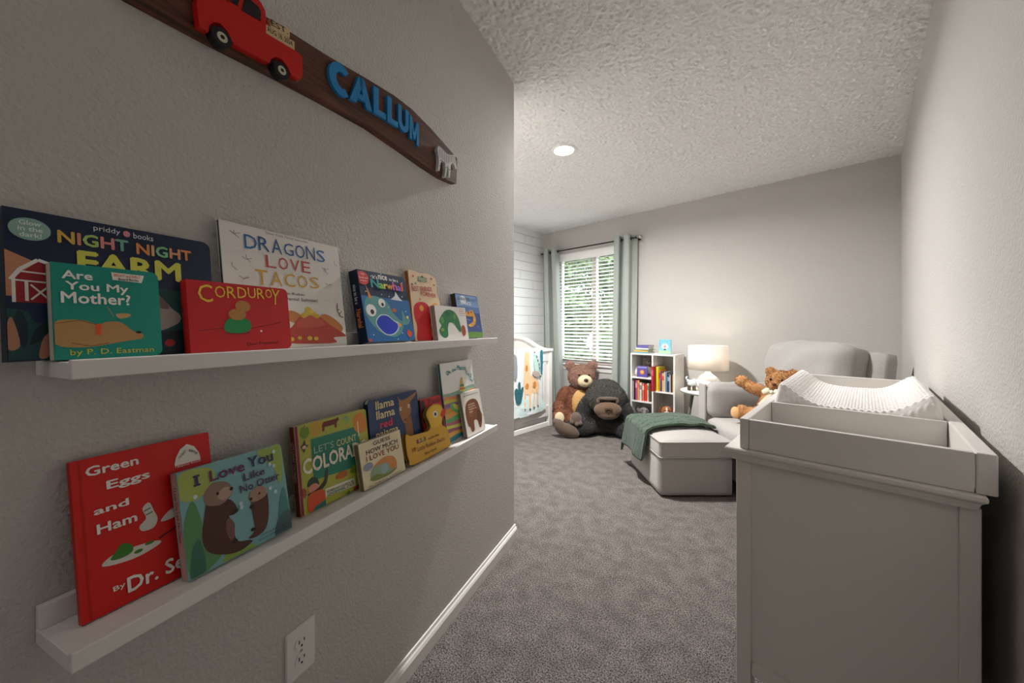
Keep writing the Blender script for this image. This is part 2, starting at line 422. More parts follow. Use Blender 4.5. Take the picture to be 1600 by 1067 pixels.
# ------------------------------------------------------------------ window, blind, curtains, outside
wn = thing('window_1', 'white framed sliding window with two panes behind the blind', 'window', (0, 0, 0)); wn['kind'] = 'structure'
JB = mat('#cfc6bd', .5); MXW = -2.475
b = B(); t = .045
b.box(WX0, WX1, YF + .06, YF + .12, WZ0, WZ0 + t, .004); b.box(WX0, WX1, YF + .06, YF + .12, WZ1 - t, WZ1, .004)
b.box(WX0, WX0 + t, YF + .06, YF + .12, WZ0 + t, WZ1 - t, .004); b.box(WX1 - t, WX1, YF + .06, YF + .12, WZ0 + t, WZ1 - t, .004)
b.box(MXW - .03, MXW + .03, YF + .055, YF + .115, WZ0 + t, WZ1 - t, .004)
b.obj('window_frame', JB, wn)
GL = glass_mat()
for xa, xb in ((WX0 + t, MXW - .03), (MXW + .03, WX1 - t)):
    b = B(); b.box(xa, xb, YF + .088, YF + .092, WZ0 + t, WZ1 - t); b.obj('pane', GL, wn)
b = B(); b.box(WX0 - .05, WX1 + .05, YF - .035, YF + .06, WZ0 - .022, WZ0, .004)
b.box(WX0 - .03, WX1 + .03, YF - .012, YF - .0005, WZ0 - .085, WZ0 - .022, .003); b.obj('window_sill', TRIM, wn)
bl = thing('window_blind', 'white horizontal slat blind in the window between the sage curtains', 'blind', ((WX0 + WX1) / 2, YF + .02, WZ1))
SL = mat('#f1efec', .5)
cx = (WX0 + WX1) / 2
b = B(); b.box(WX0 - cx + .005, WX1 - cx - .005, -.030, -.018, -.075, .028, .003); b.box(WX0 - cx + .005, WX1 - cx - .005, -.030, .0, .022, .030); b.obj('valance', SL, bl)
for xa, xb in ((WX0 + .012, MXW - .006), (MXW + .006, WX1 - .012)):
    b = B(); b.box(xa - cx, xb - cx, -.014, .034, -.045, -.002, .002); b.obj('head_rail', SL, bl)
    b = B(); zz = WZ1 - .085; sl = B()
    while zz > .775:
        M = Matrix.Translation((0, .010, zz - WZ1)) @ Matrix.Rotation(math.radians(24), 4, 'X')
        sl.box(xa - cx, xb - cx, -.024, .024, -.0013, .0013, M=M); zz -= .0445
    sl.obj('slats', SL, bl)
    b = B(); b.box(xa - cx, xb - cx, -.015, .035, .735 - WZ1, .755 - WZ1, .003); b.obj('bottom_rail', SL, bl)
    cb = B()
    for f in (.12, .5, .88):
        x = xa + (xb - xa) * f - cx
        for yy in (-.016, .036): cb.cyl((x, yy, -.045), (x, yy, .745 - WZ1), .0009, n=5)
    cb.obj('ladder_cord', SL, bl)
# rod and two curtains
rod = thing('curtain_rod', 'dark metal curtain rod above the window, with a round silver finial', 'curtain rod', (-2.54, 3.95, 2.137))
b = B(); b.cyl((-.68, 0, 0), (.705, 0, 0), .0085, n=14); b.obj('rod', BRONZE, rod)
b = B(); b.cyl((.704, 0, 0), (.716, 0, 0), .014); b.ell((.736, 0, 0), .024, seg=16); b.obj('finial', METAL, rod)
for x in (-.668, .69):
    b = B(); b.box(x - .006, x + .006, .0, .08, -.006, .006); b.cyl((x, .072, -.0), (x, .0855, -.0), .02); b.ell((x, 0, 0), .0115, seg=12); b.obj('bracket', BRONZE, rod)
def curtain(xa, xb, xa2, xb2, z0, z1, nf, label, ph):
    c = thing('curtain', label, 'curtain', ((xa + xb) / 2, 3.945, z0), group='sage curtains of the window')
    ox = (xa + xb) / 2
    def fn(u, v):
        g = u * nf * 2 * PI + ph; k = v ** 0.8
        L = xa2 + (xa - xa2) * k; Rr = xb2 + (xb - xb2) * k
        x = L + (Rr - L) * u + (-0.015 * (xb - xa) / .25) * math.sin(2 * g)
        y = 0.054 * math.tanh(1.6 * math.sin(g)) / .92 * (0.8 + .2 * k) + 0.01 * noise.noise(Vector((u * 6, v * 2.5, ph)))
        return (x - ox, y, (z1 - z0) * v)
    rows = lambda u, v: fn(u, v / .6 * .955 if v < .6 else .955 + (v - .6) / .4 * .045)
    b = B(); b.grid(rows, 44 * nf, 90)
    hole = [f for f in b.bm.faces if math.hypot(f.calc_center_median().y - .005, f.calc_center_median().z + z0 - 2.137) < .0145]
    bmesh.ops.delete(b.bm, geom=hole, context='FACES')       # grommet holes the rod passes through
    o = b.obj('panel', CURT, c); m = o.modifiers.new('cloth', 'SOLIDIFY'); m.thickness = .003
    for i in range(2 * nf + 1):
        u = (i * PI - ph) / (nf * 2 * PI)
        if 0.01 < u < .99:
            x = fn(u, .985)[0]; gb = B()
            gb.tube([(x, .019 * math.cos(a), 2.137 - z0 + .019 * math.sin(a)) for a in [2 * PI * q / 20 for q in range(20)]], .004, 6, close=True)
            for v in gb.bm.verts: v.co.y += .005
            gb.obj('grommet', BRONZE, c)
curtain(-3.185, -2.93, -3.17, -2.83, .02, 2.178, 2, 'sage grey curtain left of the window, beside the crib', .6)
curtain(-2.115, -1.87, -2.165, -1.895, .02, 2.178, 2, 'sage grey curtain right of the window, beside the white bookcase', 2.2)

# outside: lawn and leafy trees
b = B(); b.box(-14, 10, YF + .3, 22, -.6, -.5); struct(b.obj('ground', mat('#5c6450', .95, None, (3, '#464e3c', .5))))
LEAF = mat('#7d8b5c', .7, None, (2.5, '#47553a', .6)); BARK = mat('#5e5144', .9)
def tree(x, y, h, r, n, label, seed, z0=.2):
    t = thing('tree', label, 'tree', (x, y, -.5), group='trees outside the window'); rnd = random.Random(seed)
    b = B(); b.tube([(0, 0, 0), (.05, 0, h * .4), (-.03, .05, h * .8)], [.12, .09, .03], 8); b.obj('trunk', BARK, t)
    b = B(); vs, fs = [], []
    cl = [(rnd.uniform(-r, r) * .8, rnd.uniform(-r, r) * .5, rnd.uniform(z0, h), rnd.uniform(.35, .6) * r) for _ in range(22)]
    for i in range(n):
        c = rnd.choice(cl); d = Vector((rnd.gauss(0, 1), rnd.gauss(0, 1), rnd.gauss(0, 1))).normalized() * c[3] * rnd.random() ** .4
        p = Vector(c[:3]) + d; s = rnd.uniform(.07, .14)
        a = Vector((rnd.gauss(0, 1), rnd.gauss(0, 1), rnd.gauss(0, .5))).normalized() * s; e = a.orthogonal().normalized() * s * .5
        k = len(vs); vs += [p - a, p + e, p + a, p - e]; fs.append((k, k + 1, k + 2, k + 3))
    b.raw(vs, fs); b.obj('foliage', LEAF, t)
tree(-6.0, 8.2, 3.6, .75, 9000, 'leafy green tree outside the window, nearest on its left', 1, -.2)
tree(-3.75, 8.2, 3.4, .75, 9000, 'leafy green tree outside the window, nearest on its right', 2, -.2)
tree(-5.2, 10.6, 3.8, .95, 11000, 'leafy green tree outside the window, between the two nearest ones', 4, -.2)
tree(-8.6, 15.2, 6.0, 2.4, 14000, 'tall leafy tree farthest back outside the window', 3, .0)

# ------------------------------------------------------------------ ceiling lamp of the room and an added fill lamp
def ceiling_lamp(x, y, watt, label):
    t = thing('recessed_light', label, 'ceiling light', (x, y, CH), group='recessed ceiling lights')
    b = B(); b.lathe([(.072, -.0125), (.086, -.0155), (.094, -.012), (.096, .0)], 40); b.obj('trim_ring', TRIM, t)
    b = B(); b.lathe([(.0005, -.011), (.04, -.0112), (.0735, -.0125)], 40); b.obj('lens', mat('#fff8f0', .5, emit=14.0), t)
    l = bpy.data.lights.new('recessed_light_lamp', 'AREA'); l.shape = 'DISK'; l.size = .14; l.energy = watt; l.color = (1, .985, .97); l.spread = math.radians(168)
    o = bpy.data.objects.new('recessed_light_lamp', l); COL.objects.link(o); o.parent = t; o.location = (0, 0, -.02)
ceiling_lamp(-1.606, 2.235, CEILING_WATT, 'round lit recessed light in the popcorn ceiling')
ceiling_lamp(-.35, -.95, FILL_WATT, 'recessed light in the hall ceiling behind the camera')  # unseen lamp, added to brighten the near end of the left wall

# ------------------------------------------------------------------ dresser, changing tray and pad
DX0, DX1, DY0, DY1, DT = -.2435, .157, 1.100, 2.362, .815
d = thing('dresser', 'white dresser with a panelled end along the right wall, under the changing tray', 'dresser', (0, 0, 0))
b = B(); pr = [(0, 0), (.006, .000), (.010, .006), (.013, .014), (.018, .019), (.0205, .025), (.0205, .028), (0, .028)]
def ring(off, z): return [(DX0 - off, DY0 - off - .008, z), (DX1 - .012 + off * .75, DY0 - off - .008, z), (DX1 - .012 + off * .75, DY1 + off, z), (DX0 - off, DY1 + off, z)]
pv = [(.001, DT - .032), (.006, DT - .031), (.008, DT - .026), (.012, DT - .017), (.017, DT - .013), (.020, DT - .011), (.021, DT - .008), (.021, DT - .003), (.018, DT)]
vs = [p for o_, z_ in pv for p in ring(o_, z_)]; m = len(pv)
b.raw(vs, [(3, 2, 1, 0), tuple((m - 1) * 4 + i for i in range(4))] + [(i * 4 + k, i * 4 + (k + 1) % 4, (i + 1) * 4 + (k + 1) % 4, (i + 1) * 4 + k) for i in range(m - 1) for k in range(4)])
b.obj('top', DRESS, d)
for x0, x1, y0, y1 in ((DX0, DX0 + .033, DY0, DY0 + .05), (DX1 - .027, DX1, DY0, DY0 + .05), (DX0, DX0 + .033, DY1 - .05, DY1), (DX1 - .027, DX1, DY1 - .05, DY1)):
    b = B(); b.box(x0, x1, y0, y1, 0, DT - .031, .0025); b.obj('leg', DRESS, d)
for y0, y1 in ((DY0 + .008, DY0 + .024), (DY1 - .024, DY1 - .008)):
    b = B(); b.box(DX0 + .031, DX1 - .025, y0, y1, .262, DT - .032); b.obj('end_panel', DRESS, d)
    b = B(); b.prism([(DX0 + .0345, .240), (DX0 + .040, .236), (DX1 - .034, .236), (DX1 - .0285, .240), (DX1 - .0285, .270), (DX0 + .038, .270), (DX0 + .0345, .266)], y0 - .006, y1 + .002); b.obj('lower_rail', DRESS, d)
b = B(); b.box(DX1 - .02, DX1 - .012, DY0 + .04, DY1 - .04, .24, DT - .035); b.obj('back_panel', DRESS, d)
b = B(); b.box(DX0 + .022, DX1 - .02, DY0 + .03, DY1 - .03, .236, DT - .034); b.obj('carcass', DRESS, d)
for r in range(3):
    for c in range(2):
        y0 = DY0 + .056 + c * .578; z0 = .262 + r * .173
        b = B(); b.box(DX0 + .004, DX0 + .021, y0, y0 + .570, z0, z0 + .165, .003); dr = b.obj('drawer', DRESS, d)
        for yy in (y0 + .15, y0 + .42):
            b = B(); M = T(DX0 + .004, yy, z0 + .083, 0, -PI / 2, 0)
            b.lathe([(.0005, .024), (.011, .023), (.0145, .018), (.012, .012), (.006, .008), (.007, .0)], 20, M=M); b.obj('knob', METAL, dr)
TX0, TX1, TY0, TY1, TZ, TH = -.2313, .1735, 1.083, 2.380, .892, .0765
t = thing('changing_tray', 'white open changing tray on the dresser, with a front bin and pad well', 'changing tray', (0, 0, DT))
zb, zt = .0003, TH
b = B(); b.box(TX0, TX0 + .019, TY0, TY1, zb, zt, .002); b.obj('side_board', DRESS, t)
b = B(); b.box(TX1 - .026, TX1, TY0, TY1, zb, zt, .003); b.obj('side_board', DRESS, t)
b = B(); b.box(TX0 + .0195, TX1 - .0275, TY0 + .001, TY0 + .016, zb, zt - .001, .002); b.obj('front_board', DRESS, t)
b = B(); b.box(TX0 + .0195, TX1 - .0275, TY1 - .016, TY1 - .001, zb, zt - .001, .002); b.obj('rear_board', DRESS, t)
b = B(); b.box(TX0 + .0195, TX1 - .0275, 1.394, 1.407, zb + .004, zt - .001, .002); b.obj('divider', DRESS, t)
b = B(); b.box(TX0 + .018, TX1 - .025, TY0 + .014, TY1 - .014, zb, zb + .006); b.obj('tray_floor', DRESS, t)
# contoured pad in a dotted plush cover
PX0, PX1, PY0, PY1 = -.2115, .1465, 1.412, 1.99
def padf(u, v):
    x = PX0 + (PX1 - PX0) * u; y = PY0 + (PY1 - PY0) * v
    a = abs(2 * u - 1); top = .074 + .056 * (0.5 - 0.5 * math.cos(PI * min(1, (a / .90) ** 2.2)))
    e = max(0, (a - .88) / .12); top -= .075 * e ** 2.4
    q = min(v, 1 - v) / .045
    if q < 1: top -= .045 * (1 - q) ** 2
    du, dv = (u * (PX1 - PX0)) / .0145, (v * (PY1 - PY0)) / .0145
    dx = (du + (.5 if int(dv) % 2 else 0)) % 1 - .5; dy = dv % 1 - .5
    top += .0042 * max(0.0, 1 - (dx * dx + 1.5 * dy * dy) / .12)
    top += .002 * noise.noise(Vector((x * 14, y * 14, 3)))
    return (x, y, max(top, .012))
b = B(); b.grid(padf, 150, 300); nu, nv = 150, 300
rim = [padf(i / nu, 0) for i in range(nu + 1)] + [padf(1, j / nv) for j in range(1, nv + 1)] + [padf(i / nu, 1) for i in range(nu - 1, -1, -1)] + [padf(0, j / nv) for j in range(nv - 1, 0, -1)]
k = len(rim); b.raw(rim + [(p[0], p[1], .0072) for p in rim], [(i, k + i, k + (i + 1) % k, (i + 1) % k) for i in range(k)] + [tuple(range(k, 2 * k))])
bmesh.ops.remove_doubles(b.bm, verts=list(b.bm.verts), dist=1e-5)
o = b.obj('changing_pad', mat('#f1ede9', .95, sheen=.4, name='plush_cover')); o.location = (0, 0, DT)
tag(o, 'white contoured changing pad in a dotted plush cover, lying in the changing tray', 'changing pad')

# ------------------------------------------------------------------ armchair, ottoman and throw, turned 45 degrees into the corner
a = thing('armchair', 'wide grey upholstered armchair set diagonally in the far right corner', 'armchair', view(1.85, 2.51), YAW)
HX, HY = .35, .44
b = B(); b.rbox((.335, .43, .10), .015, 10, M=T(.005, 0, .17)); b.obj('base', FAB, a)
for x, y in ((-.29, -.38), (-.29, .38), (.29, -.38), (.29, .38)):
    b = B(); b.cyl((x, y, 0), (x, y, .075), .018, .024, 14); b.obj('leg', mat('#3a2c22', .5), a)
for sy in (1, -1):
    b = B(); b.box(-HX, .30, .345, HY, .09, .60, .012, M=Matrix.Scale(sy, 4, (0, 1, 0)) if sy < 0 else None)
    b.rbox((.33, .080, .130), .055, 16, (.0, .02, .014), M=T(-.012, sy * .350, .562), wob=.012, seed=sy)
    if sy < 0: bmesh.ops.recalc_face_normals(b.bm, faces=list(b.bm.faces))
    arm = b.obj('arm', FAB, a)
    b = B(); b.box(-HX - .014, -HX + .004, sy * .392 - .05, sy * .392 + .05, .09, .69, .008); b.obj('arm_front', FABL, arm)
b = B(); b.rbox((.295, .335, .085), .045, 14, (.01, .0, .022), M=T(-.072, 0, .358), wob=.004); b.obj('seat_cushion', FABL, a)
M = T(.275, 0, .615, 0, math.radians(6), 0)
b = B(); b.rbox((.045, .415, .365), .03, 12, (.0, 0, .0), M=M); b.obj('back_frame', FAB, a)
M = T(.180, .02, .750, 0, math.radians(9), 0)
b = B(); b.rbox((.105, .345, .275), .085, 18, (.045, .0, .012), M=M, wob=.016, seed=7); b.obj('back_cushion', FAB, a)

OX, OY = .2395, .305
o_ = thing('ottoman', 'grey upholstered ottoman with a domed cushion, in front of the armchair', 'ottoman', view(1.2205, 2.749), YAW)
b = B(); b.rbox((OX, OY, .125), .012, 8, M=T(0, 0, .137)); b.obj('base', FABL, o_)
for x in (-.2, .2):
    for y in (-.26, .26):
        b = B(); b.cyl((x, y, 0), (x, y, .014), .02, n=12); b.obj('foot', BLACK, o_)
CT = .368
b = B(); b.rbox((OX + .003, OY + .003, .053), .012, 16, (0, 0, 0), M=T(0, 0, .316))
cu = b
def dome(u, v): 
    x, y = (2 * u - 1), (2 * v - 1)
    return (x * OX, y * OY, CT - .002 + .048 * (max(0, math.cos(x * PI / 2)) ** .5) * (max(0, math.cos(y * PI / 2)) ** .5))
cu.grid(dome, 40, 40); oc = cu.obj('cushion', FABL, o_)
for zz in (.366, .266):
    b = B(); b.tube([(x * (OX + .003), y * (OY + .003), zz) for x, y in ((-1, -.97), (-.97, -1), (.97, -1), (1, -.97), (1, .97), (.97, 1), (-.97, 1), (-1, .97))], .0042, 8, close=True); b.obj('piping', FABL, oc)
# green knitted throw over the far half
def throw(u, v):
    # u runs across the ottoman: hanging left side, over the top, down the right side; v from the far side to the near edge
    Ls, Wt, Rs = .20, 2 * OX + .0, .0; s = u * (Ls + Wt + Rs)
    y = .335 - v * (.43 + .05 * math.sin(u * 3.0)) 
    if s < Ls: x = -OX - .026 - .014 * (1 - s / Ls) * (1 + math.sin(v * 9 + 1)) - .012 * (1 - s / Ls); z = CT - .01 - (Ls - s)
    elif s < Ls + Wt + .001: x = -OX - .026 + (s - Ls) * (2 * OX + .022) / Wt; z = None
    else: x = OX - .004; z = CT - .012 - (s - Ls - Wt)
    if z is None:
        kx = max(-.98, min(.98, x / OX)); ky = max(-.98, min(.98, y / OY))
        z = CT + .012 + .048 * (math.cos(kx * PI / 2) ** .5) * (math.cos(ky * PI / 2) ** .5)
        e = abs(x) - OX + .01
        if e > 0: z -= e * .6
    if y > OY + .006: z -= (y - OY - .006) * 3.0
    n_ = noise.noise(Vector((x * 9, y * 9, 2))) * .016 + .0045 * math.sin(v * 240)
    return (x, y, z + n_ + .016)
b = B(); b.grid(throw, 90, 160)
o = b.obj('throw_blanket', mat('#586b59', .95, (150, 1.0, .012), (130, '#2f4034', .5), sheen=.2, name='green_knit'))
o.location = view(1.2205, 2.749); o.rotation_euler = (0, 0, YAW)
tag(o, 'green knitted throw blanket draped over the far end of the ottoman', 'blanket')
mm = o.modifiers.new('thick', 'SOLIDIFY'); mm.thickness = .012; mm.offset = -1
for v_ in (0.0, 0.985):
    b = B(); pts = [Vector(throw(i / 70, v_)) + Vector((0, 0, .008)) for i in range(71)]
    h = b; h.tube([p + Vector((0, 0, 0)) for p in pts], .007, 8); h.obj('hem', mat('#5f7a5c', .95, (150, 1.0, .010)), o)

# ------------------------------------------------------------------ crib with its quilt
CXF, CXB, CYN, CYF = -2.62, -3.205, 2.02, 3.42
c = thing('crib', 'white wooden crib against the shiplap wall, left of the window', 'crib', (0, 0, 0))
for y in (CYN + .03, CYF - .03):
    b = B(); b.box(CXF - .05, CXF, y - .03, y + .03, .0, .865, .004); b.obj('post', WHITE, c)
    b = B(); b.box(CXB, CXB + .05, y - .03, y + .03, .0, .96, .004); b.obj('post', WHITE, c)
    pts = [(CXB, .24), (CXF - .002, .24), (CXF - .002, .855)] + [(CXF - .02 - (CXF - .02 - CXB) * k / 14, .865 + .125 * (0.5 - 0.5 * math.cos(PI * min(1, max(0, (k - 2) / 10))))) for k in range(15)]
    b = B(); b.prism(pts, y - .012, y + .012); b.obj('end_panel', WHITE, c)
    cap = [(CXF + .01 - (CXF + .01 - CXB + .01) * k / 16, .866 + .125 * (0.5 - 0.5 * math.cos(PI * min(1, max(0, (k - 2) / 11))))) for k in range(17)]
    b = B(); b.prism(cap + [(x, z + .022) for x, z in reversed(cap)], y - .034, y + .034); b.obj('end_cap', WHITE, c)
b = B(); b.box(CXF - .06, CXF + .012, CYN + .05, CYF + .002, .857, .885, .005); b.obj('top_rail', WHITE, c)
b = B(); b.box(CXF - .035, CXF - .008, CYN + .06, CYF - .06, .745, .857, .003); b.obj('upper_rail', WHITE, c)
b = B(); b.box(CXF - .035, CXF - .003, CYN + .06, CYF - .06, .12, .243, .003); b.obj('lower_rail', WHITE, c)
y = CYN + .085; 
while y < CYF - .075:
    b = B(); b.box(CXF - .030, CXF - .014, y - .026, y + .026, .243, .745, .003); b.obj('slat', WHITE, c); y += .0665
b = B(); b.box(CXB, CXB + .03, CYN + .06, CYF - .06, .12, .99, .003); b.obj('back_panel', WHITE, c)
b = B(); b.box(CXF - .04, CXF - .012, CYN + .03, CYF - .03, .0, .05, .003); b.obj('floor_rail', WHITE, c)
b = B(); b.box(CXF - .062, CXF - .05, CYN + .062, CYF - .062, .0, .20, .002); b.obj('drawer_front', mat('#d2d1d0', .5), c)
b = B(); b.rbox((.25, .62, .06), .03, 8, M=T((CXF + CXB) / 2, (CYN + CYF) / 2, .36)); b.obj('mattress', mat('#e4e6ea', .9), c)
b = B(); b.box(CXB + .03, CXF - .036, CYN + .06, CYF - .06, .27, .299); b.obj('mattress_support', WHITE, c)
QY0, QY1, QZ0, QZ1 = 2.42, 3.215, .185, .90
def quilt(u, v):
    y = QY0 + (QY1 - QY0) * u; L = v * 1.06
    fold = .008 * math.sin(u * 17 + .6) * min(1, abs(L - .30) * 3) 
    if L < .26: x = CXF - .079 - fold * .5 - .006; z = .896 - (.26 - L)
    elif L < .35: x = CXF - .079 + (L - .26) / .09 * .103; z = .896 + .006 * math.sin((L - .26) / .09 * PI)
    else: x = CXF + .022 + fold + .004; z = .896 - (L - .35)
    return (x, y, z)
b = B(); b.grid(quilt, 70, 60); q = b.obj('quilt', mat('#eaf0f1', .95, (60, .25, .006), (16, '#dfe9ea', .7)))
tag(q, 'pale quilt with a giraffe and leaves, hanging over the front rail of the crib', 'quilt')
mm = q.modifiers.new('thick', 'SOLIDIFY'); mm.thickness = .004; mm.offset = 1
# appliques on the hanging face: u along the rail (0..1 of the quilt width), v up the drop
def applique(items):
    w, h = QY1 - QY0, .71
    p = thing('x', 'x', 'x'); o = art(p, 'applique', 1, 1, [], y=0); bpy.data.objects.remove(o)
    b = B(); mats = []; lay = 0
    for col, pts in items:
        lay += 1; mats.append(mat(col, .95)); cx_ = sum(q_[0] for q_ in pts) / len(pts); cz_ = sum(q_[1] for q_ in pts) / len(pts)
        vs, fs = [], []; R_ = 4; n_ = len(pts)
        for r_ in range(R_ + 1):
            for q_ in pts:
                u_ = cx_ + (q_[0] - cx_) * r_ / R_; v_ = cz_ + (q_[1] - cz_) * r_ / R_
                L = .35 + (1 - v_) * .71; X, Y, Z = quilt(u_, L / 1.06); vs.append((X + .0012 + .0006 * lay, Y, Z))
        fs = [(r_ * n_ + i, r_ * n_ + (i + 1) % n_, (r_ + 1) * n_ + (i + 1) % n_, (r_ + 1) * n_ + i) for r_ in range(R_) for i in range(n_)]
        b.raw(vs, fs, len(mats) - 1, None, True)
    bpy.data.objects.remove(p)
    return b.obj('applique', mats, q)
def ellp(cu, cv, ru, rv, n=16): return [(cu + ru * math.cos(2 * PI * k / n), cv + rv * math.sin(2 * PI * k / n)) for k in range(n)]
GT, GS, GH = '#f0c9a0', '#c98745', '#3a3a48'
applique([
    ('#d7ece9', smooth([(.0, .02), (.99, .02), (.99, .20), (.6, .26), (.0, .2)], 3)),
    (GT, smooth([(.62, .965), (.70, .965), (.705, .62), (.80, .56), (.90, .50), (.90, .34), (.62, .34), (.61, .6)], 3)),
    (GT, [(.62, .38), (.655, .38), (.64, .10), (.615, .10)]), (GT, [(.70, .38), (.735, .38), (.73, .10), (.70, .10)]),
    (GT, [(.79, .38), (.82, .38), (.80, .12), (.775, .12)]), (GT, [(.87, .40), (.90, .40), (.895, .13), (.865, .13)]),
    (GS, ellp(.655, .72, .022, .05)), (GS, ellp(.665, .45, .03, .045)), (GS, ellp(.80, .46, .034, .05)),
    (GH, ellp(.627, .10, .014, .018)), (GH, ellp(.715, .095, .014, .018)), (GH, ellp(.788, .11, .014, .018)), (GH, ellp(.88, .12, .014, .018)),
    ('#2b6670', smooth([(.42, .30), (.40, .42), (.44, .45), (.45, .37), (.48, .37), (.47, .52), (.52, .52), (.53, .37), (.55, .37), (.56, .45), (.59, .44), (.57, .32), (.53, .22), (.45, .22)], 2)),
    ('#1f7d90', smooth([(.93, .96), (.985, .95), (.985, .60), (.95, .64), (.94, .8)], 3)),
    ('#bfe0d8', smooth([(.78, .92), (.84, .90), (.90, .66), (.86, .60), (.80, .68)], 3)),
    (GH, ellp(.80, .95, .012, .012)), (GH, [(.83, .90), (.85, .90), (.86, .86), (.84, .86)]), (GH, [(.855, .84), (.875, .84), (.885, .80), (.865, .80)]), (GH, [(.88, .78), (.90, .78), (.91, .74), (.89, .74)]), (GH, [(.90, .72), (.92, .72), (.93, .68), (.91, .68)]),
    ('#b9a79a', smooth([(.74, .66), (.86, .66), (.93, .58), (.80, .58)], 2)), (GH, ellp(.93, .57, .018, .02)),
    ('#8b8f94', smooth([(.36, .92), (.44, .90), (.44, .60), (.38, .62)], 2)),
])

# ------------------------------------------------------------------ bookcase and what it holds
BX0, BX1, BY0, BY1, BH = -1.817, -1.355, 3.739, 4.000, .857
bc = thing('bookcase', 'low white cube bookcase against the window wall, between curtain and side table', 'bookcase', (0, 0, 0))
tk = .015; DV = -1.579
b = B(); b.box(BX0, BX1, BY0, BY1, BH - tk, BH, .001); b.obj('top', WHITE, bc)
for x in (BX0, BX1 - tk):
    b = B(); b.box(x, x + tk, BY0, BY1, 0, BH - tk, .001); b.obj('side_panel', WHITE, bc)
b = B(); b.box(DV - tk / 2, DV + tk / 2, BY0, BY1 - .006, .095, BH - tk, .001); b.obj('divider', WHITE, bc)
SH = {'l1': .607, 'l2': .358, 'r1': .481}
for z in (SH['l1'], SH['l2']):
    b = B(); b.box(BX0 + tk, DV - tk / 2, BY0, BY1 - .006, z - tk, z, .001); b.obj('shelf', WHITE, bc)
b = B(); b.box(DV + tk / 2, BX1 - tk, BY0, BY1 - .006, SH['r1'] - tk, SH['r1'], .001); b.obj('shelf', WHITE, bc)
b = B(); b.box(BX0 + tk, BX1 - tk, BY0, BY1 - .006, .08, .095, .001); b.obj('bottom_shelf', WHITE, bc)
b = B(); b.box(BX0 + tk, BX1 - tk, BY0 + .012, BY0 + .024, .0, .08); b.obj('plinth', WHITE, bc)
b = B(); b.box(BX0 + tk, BX1 - tk, BY1 - .006, BY1, .0, BH - tk); b.obj('back_panel', mat('#b9b4b0', .6), bc)
PAGE = '#e6dfd0'
def shelf_book(x, y, z, th, dp, ht, col, label, group, band=None, tilt=0.0, rz=0.0, flat=False):
    """upright book, spine to the front (or lying flat); origin at its lower front left"""
    o = thing('book', label, 'book', (x, y, z), rz, group)
    M = T(0, 0, 0, 0, tilt, 0)
    if flat: M = T(0, 0, th, 0, PI / 2, 0)           # lies down, spine to the front
    b = B(); b.box(0, .002, 0, dp, 0, ht, M=M); b.box(th - .002, th, 0, dp, 0, ht, M=M); b.box(.0, th, 0, .002, 0, ht, .0006, M=M)
    if band: b.box(.0008, th - .0008, -.0006, .0004, ht * .62, ht * .86, mi=1, M=M)
    b.obj('cover', [mat(col, .5), mat(band or col, .5)], o)
    b = B(); b.box(.002, th - .002, .002, dp - .003, .003, ht - .003, M=M); b.obj('pages', mat(PAGE, .8), o)
    return o
G1, G2, G3 = 'books in the left middle cubby', 'books in the right upper cubby', 'stacked books on the bookcase top'
x = BX0 + tk + .003
for th, ht, col, band, lab in ((.010, .20, '#d9cdbd', None, 'thin cream book at the left end of the left middle cubby'),
    (.015, .213, '#3b2140', None, 'dark purple book beside the thin cream one'), (.020, .213, '#b8527f', '#e0a0a8', 'magenta book right of the dark purple one'),
    (.022, .212, '#d2975c', '#c96a4a', 'tan orange book right of the magenta one'), (.024, .19, '#d8d3cc', '#8d7f86', 'white book in the middle of the left middle cubby'),
    (.022, .186, '#d8705c', '#e8c0b0', 'salmon book with a pale band, left of the bright red one'), (.027, .178, '#d8391f', None, 'bright orange red book in the left middle cubby'),
    (.013, .19, '#dfe3d4', '#6f8a5a', 'thin pale green book right of the bright red one'), (.022, .188, '#5b4a30', '#7b2f24', 'dark olive book at the right end of the left middle cubby')):
    shelf_book(x, BY0 + .012 + random.uniform(0, .01), SH['l2'] + .0003, th, .17, ht, col, lab, G1, band); x += th + .0025
shelf_book(BX0 + .10, BY0 + .016, SH['l2'] + .2145, .012, .17, .10, '#26382c', 'dark green book lying flat across the uprights of the left middle cubby', G1, flat=True)
x = DV + tk / 2 + .002
shelf_book(x, BY0 - .050, SH['r1'] + .0003, .021, .20, .252, '#b51f3a', 'tall red book sticking out at the left of the right upper cubby', G2, '#d2506a'); x += .0235
for th, ht, col, band, lab in ((.026, .245, '#d8cf2e', None, 'tall yellow book beside the red one'), (.014, .215, '#e08a2c', '#c33a2a', 'orange book right of the tall yellow one'),
    (.017, .196, '#4d4a86', '#a04a6a', 'purple blue book in the right upper cubby'), (.018, .186, '#e9b56a', '#d94a3a', 'orange cream book right of the purple blue one'),
    (.012, .198, '#e4ded2', None, 'thin white book left of the slate blue one'), (.014, .196, '#7b8d99', None, 'slate blue book in the right upper cubby'),
    (.020, .178, '#2b4a6b', '#8fb0c8', 'dark blue book with a pale band in the right upper cubby'), (.010, .172, '#ecebe6', None, 'thin white book right of the dark blue one'),
    (.014, .190, '#4b3524', None, 'dark brown book in the right upper cubby'), (.015, .180, '#b98a58', '#d8702a', 'tan book at the right end of the right upper cubby')):
    shelf_book(x, BY0 + .008 + random.uniform(0, .012), SH['r1'] + .0003, th, .17, ht, col, lab, G2, band); x += th + .0016
zz = BH + .0003
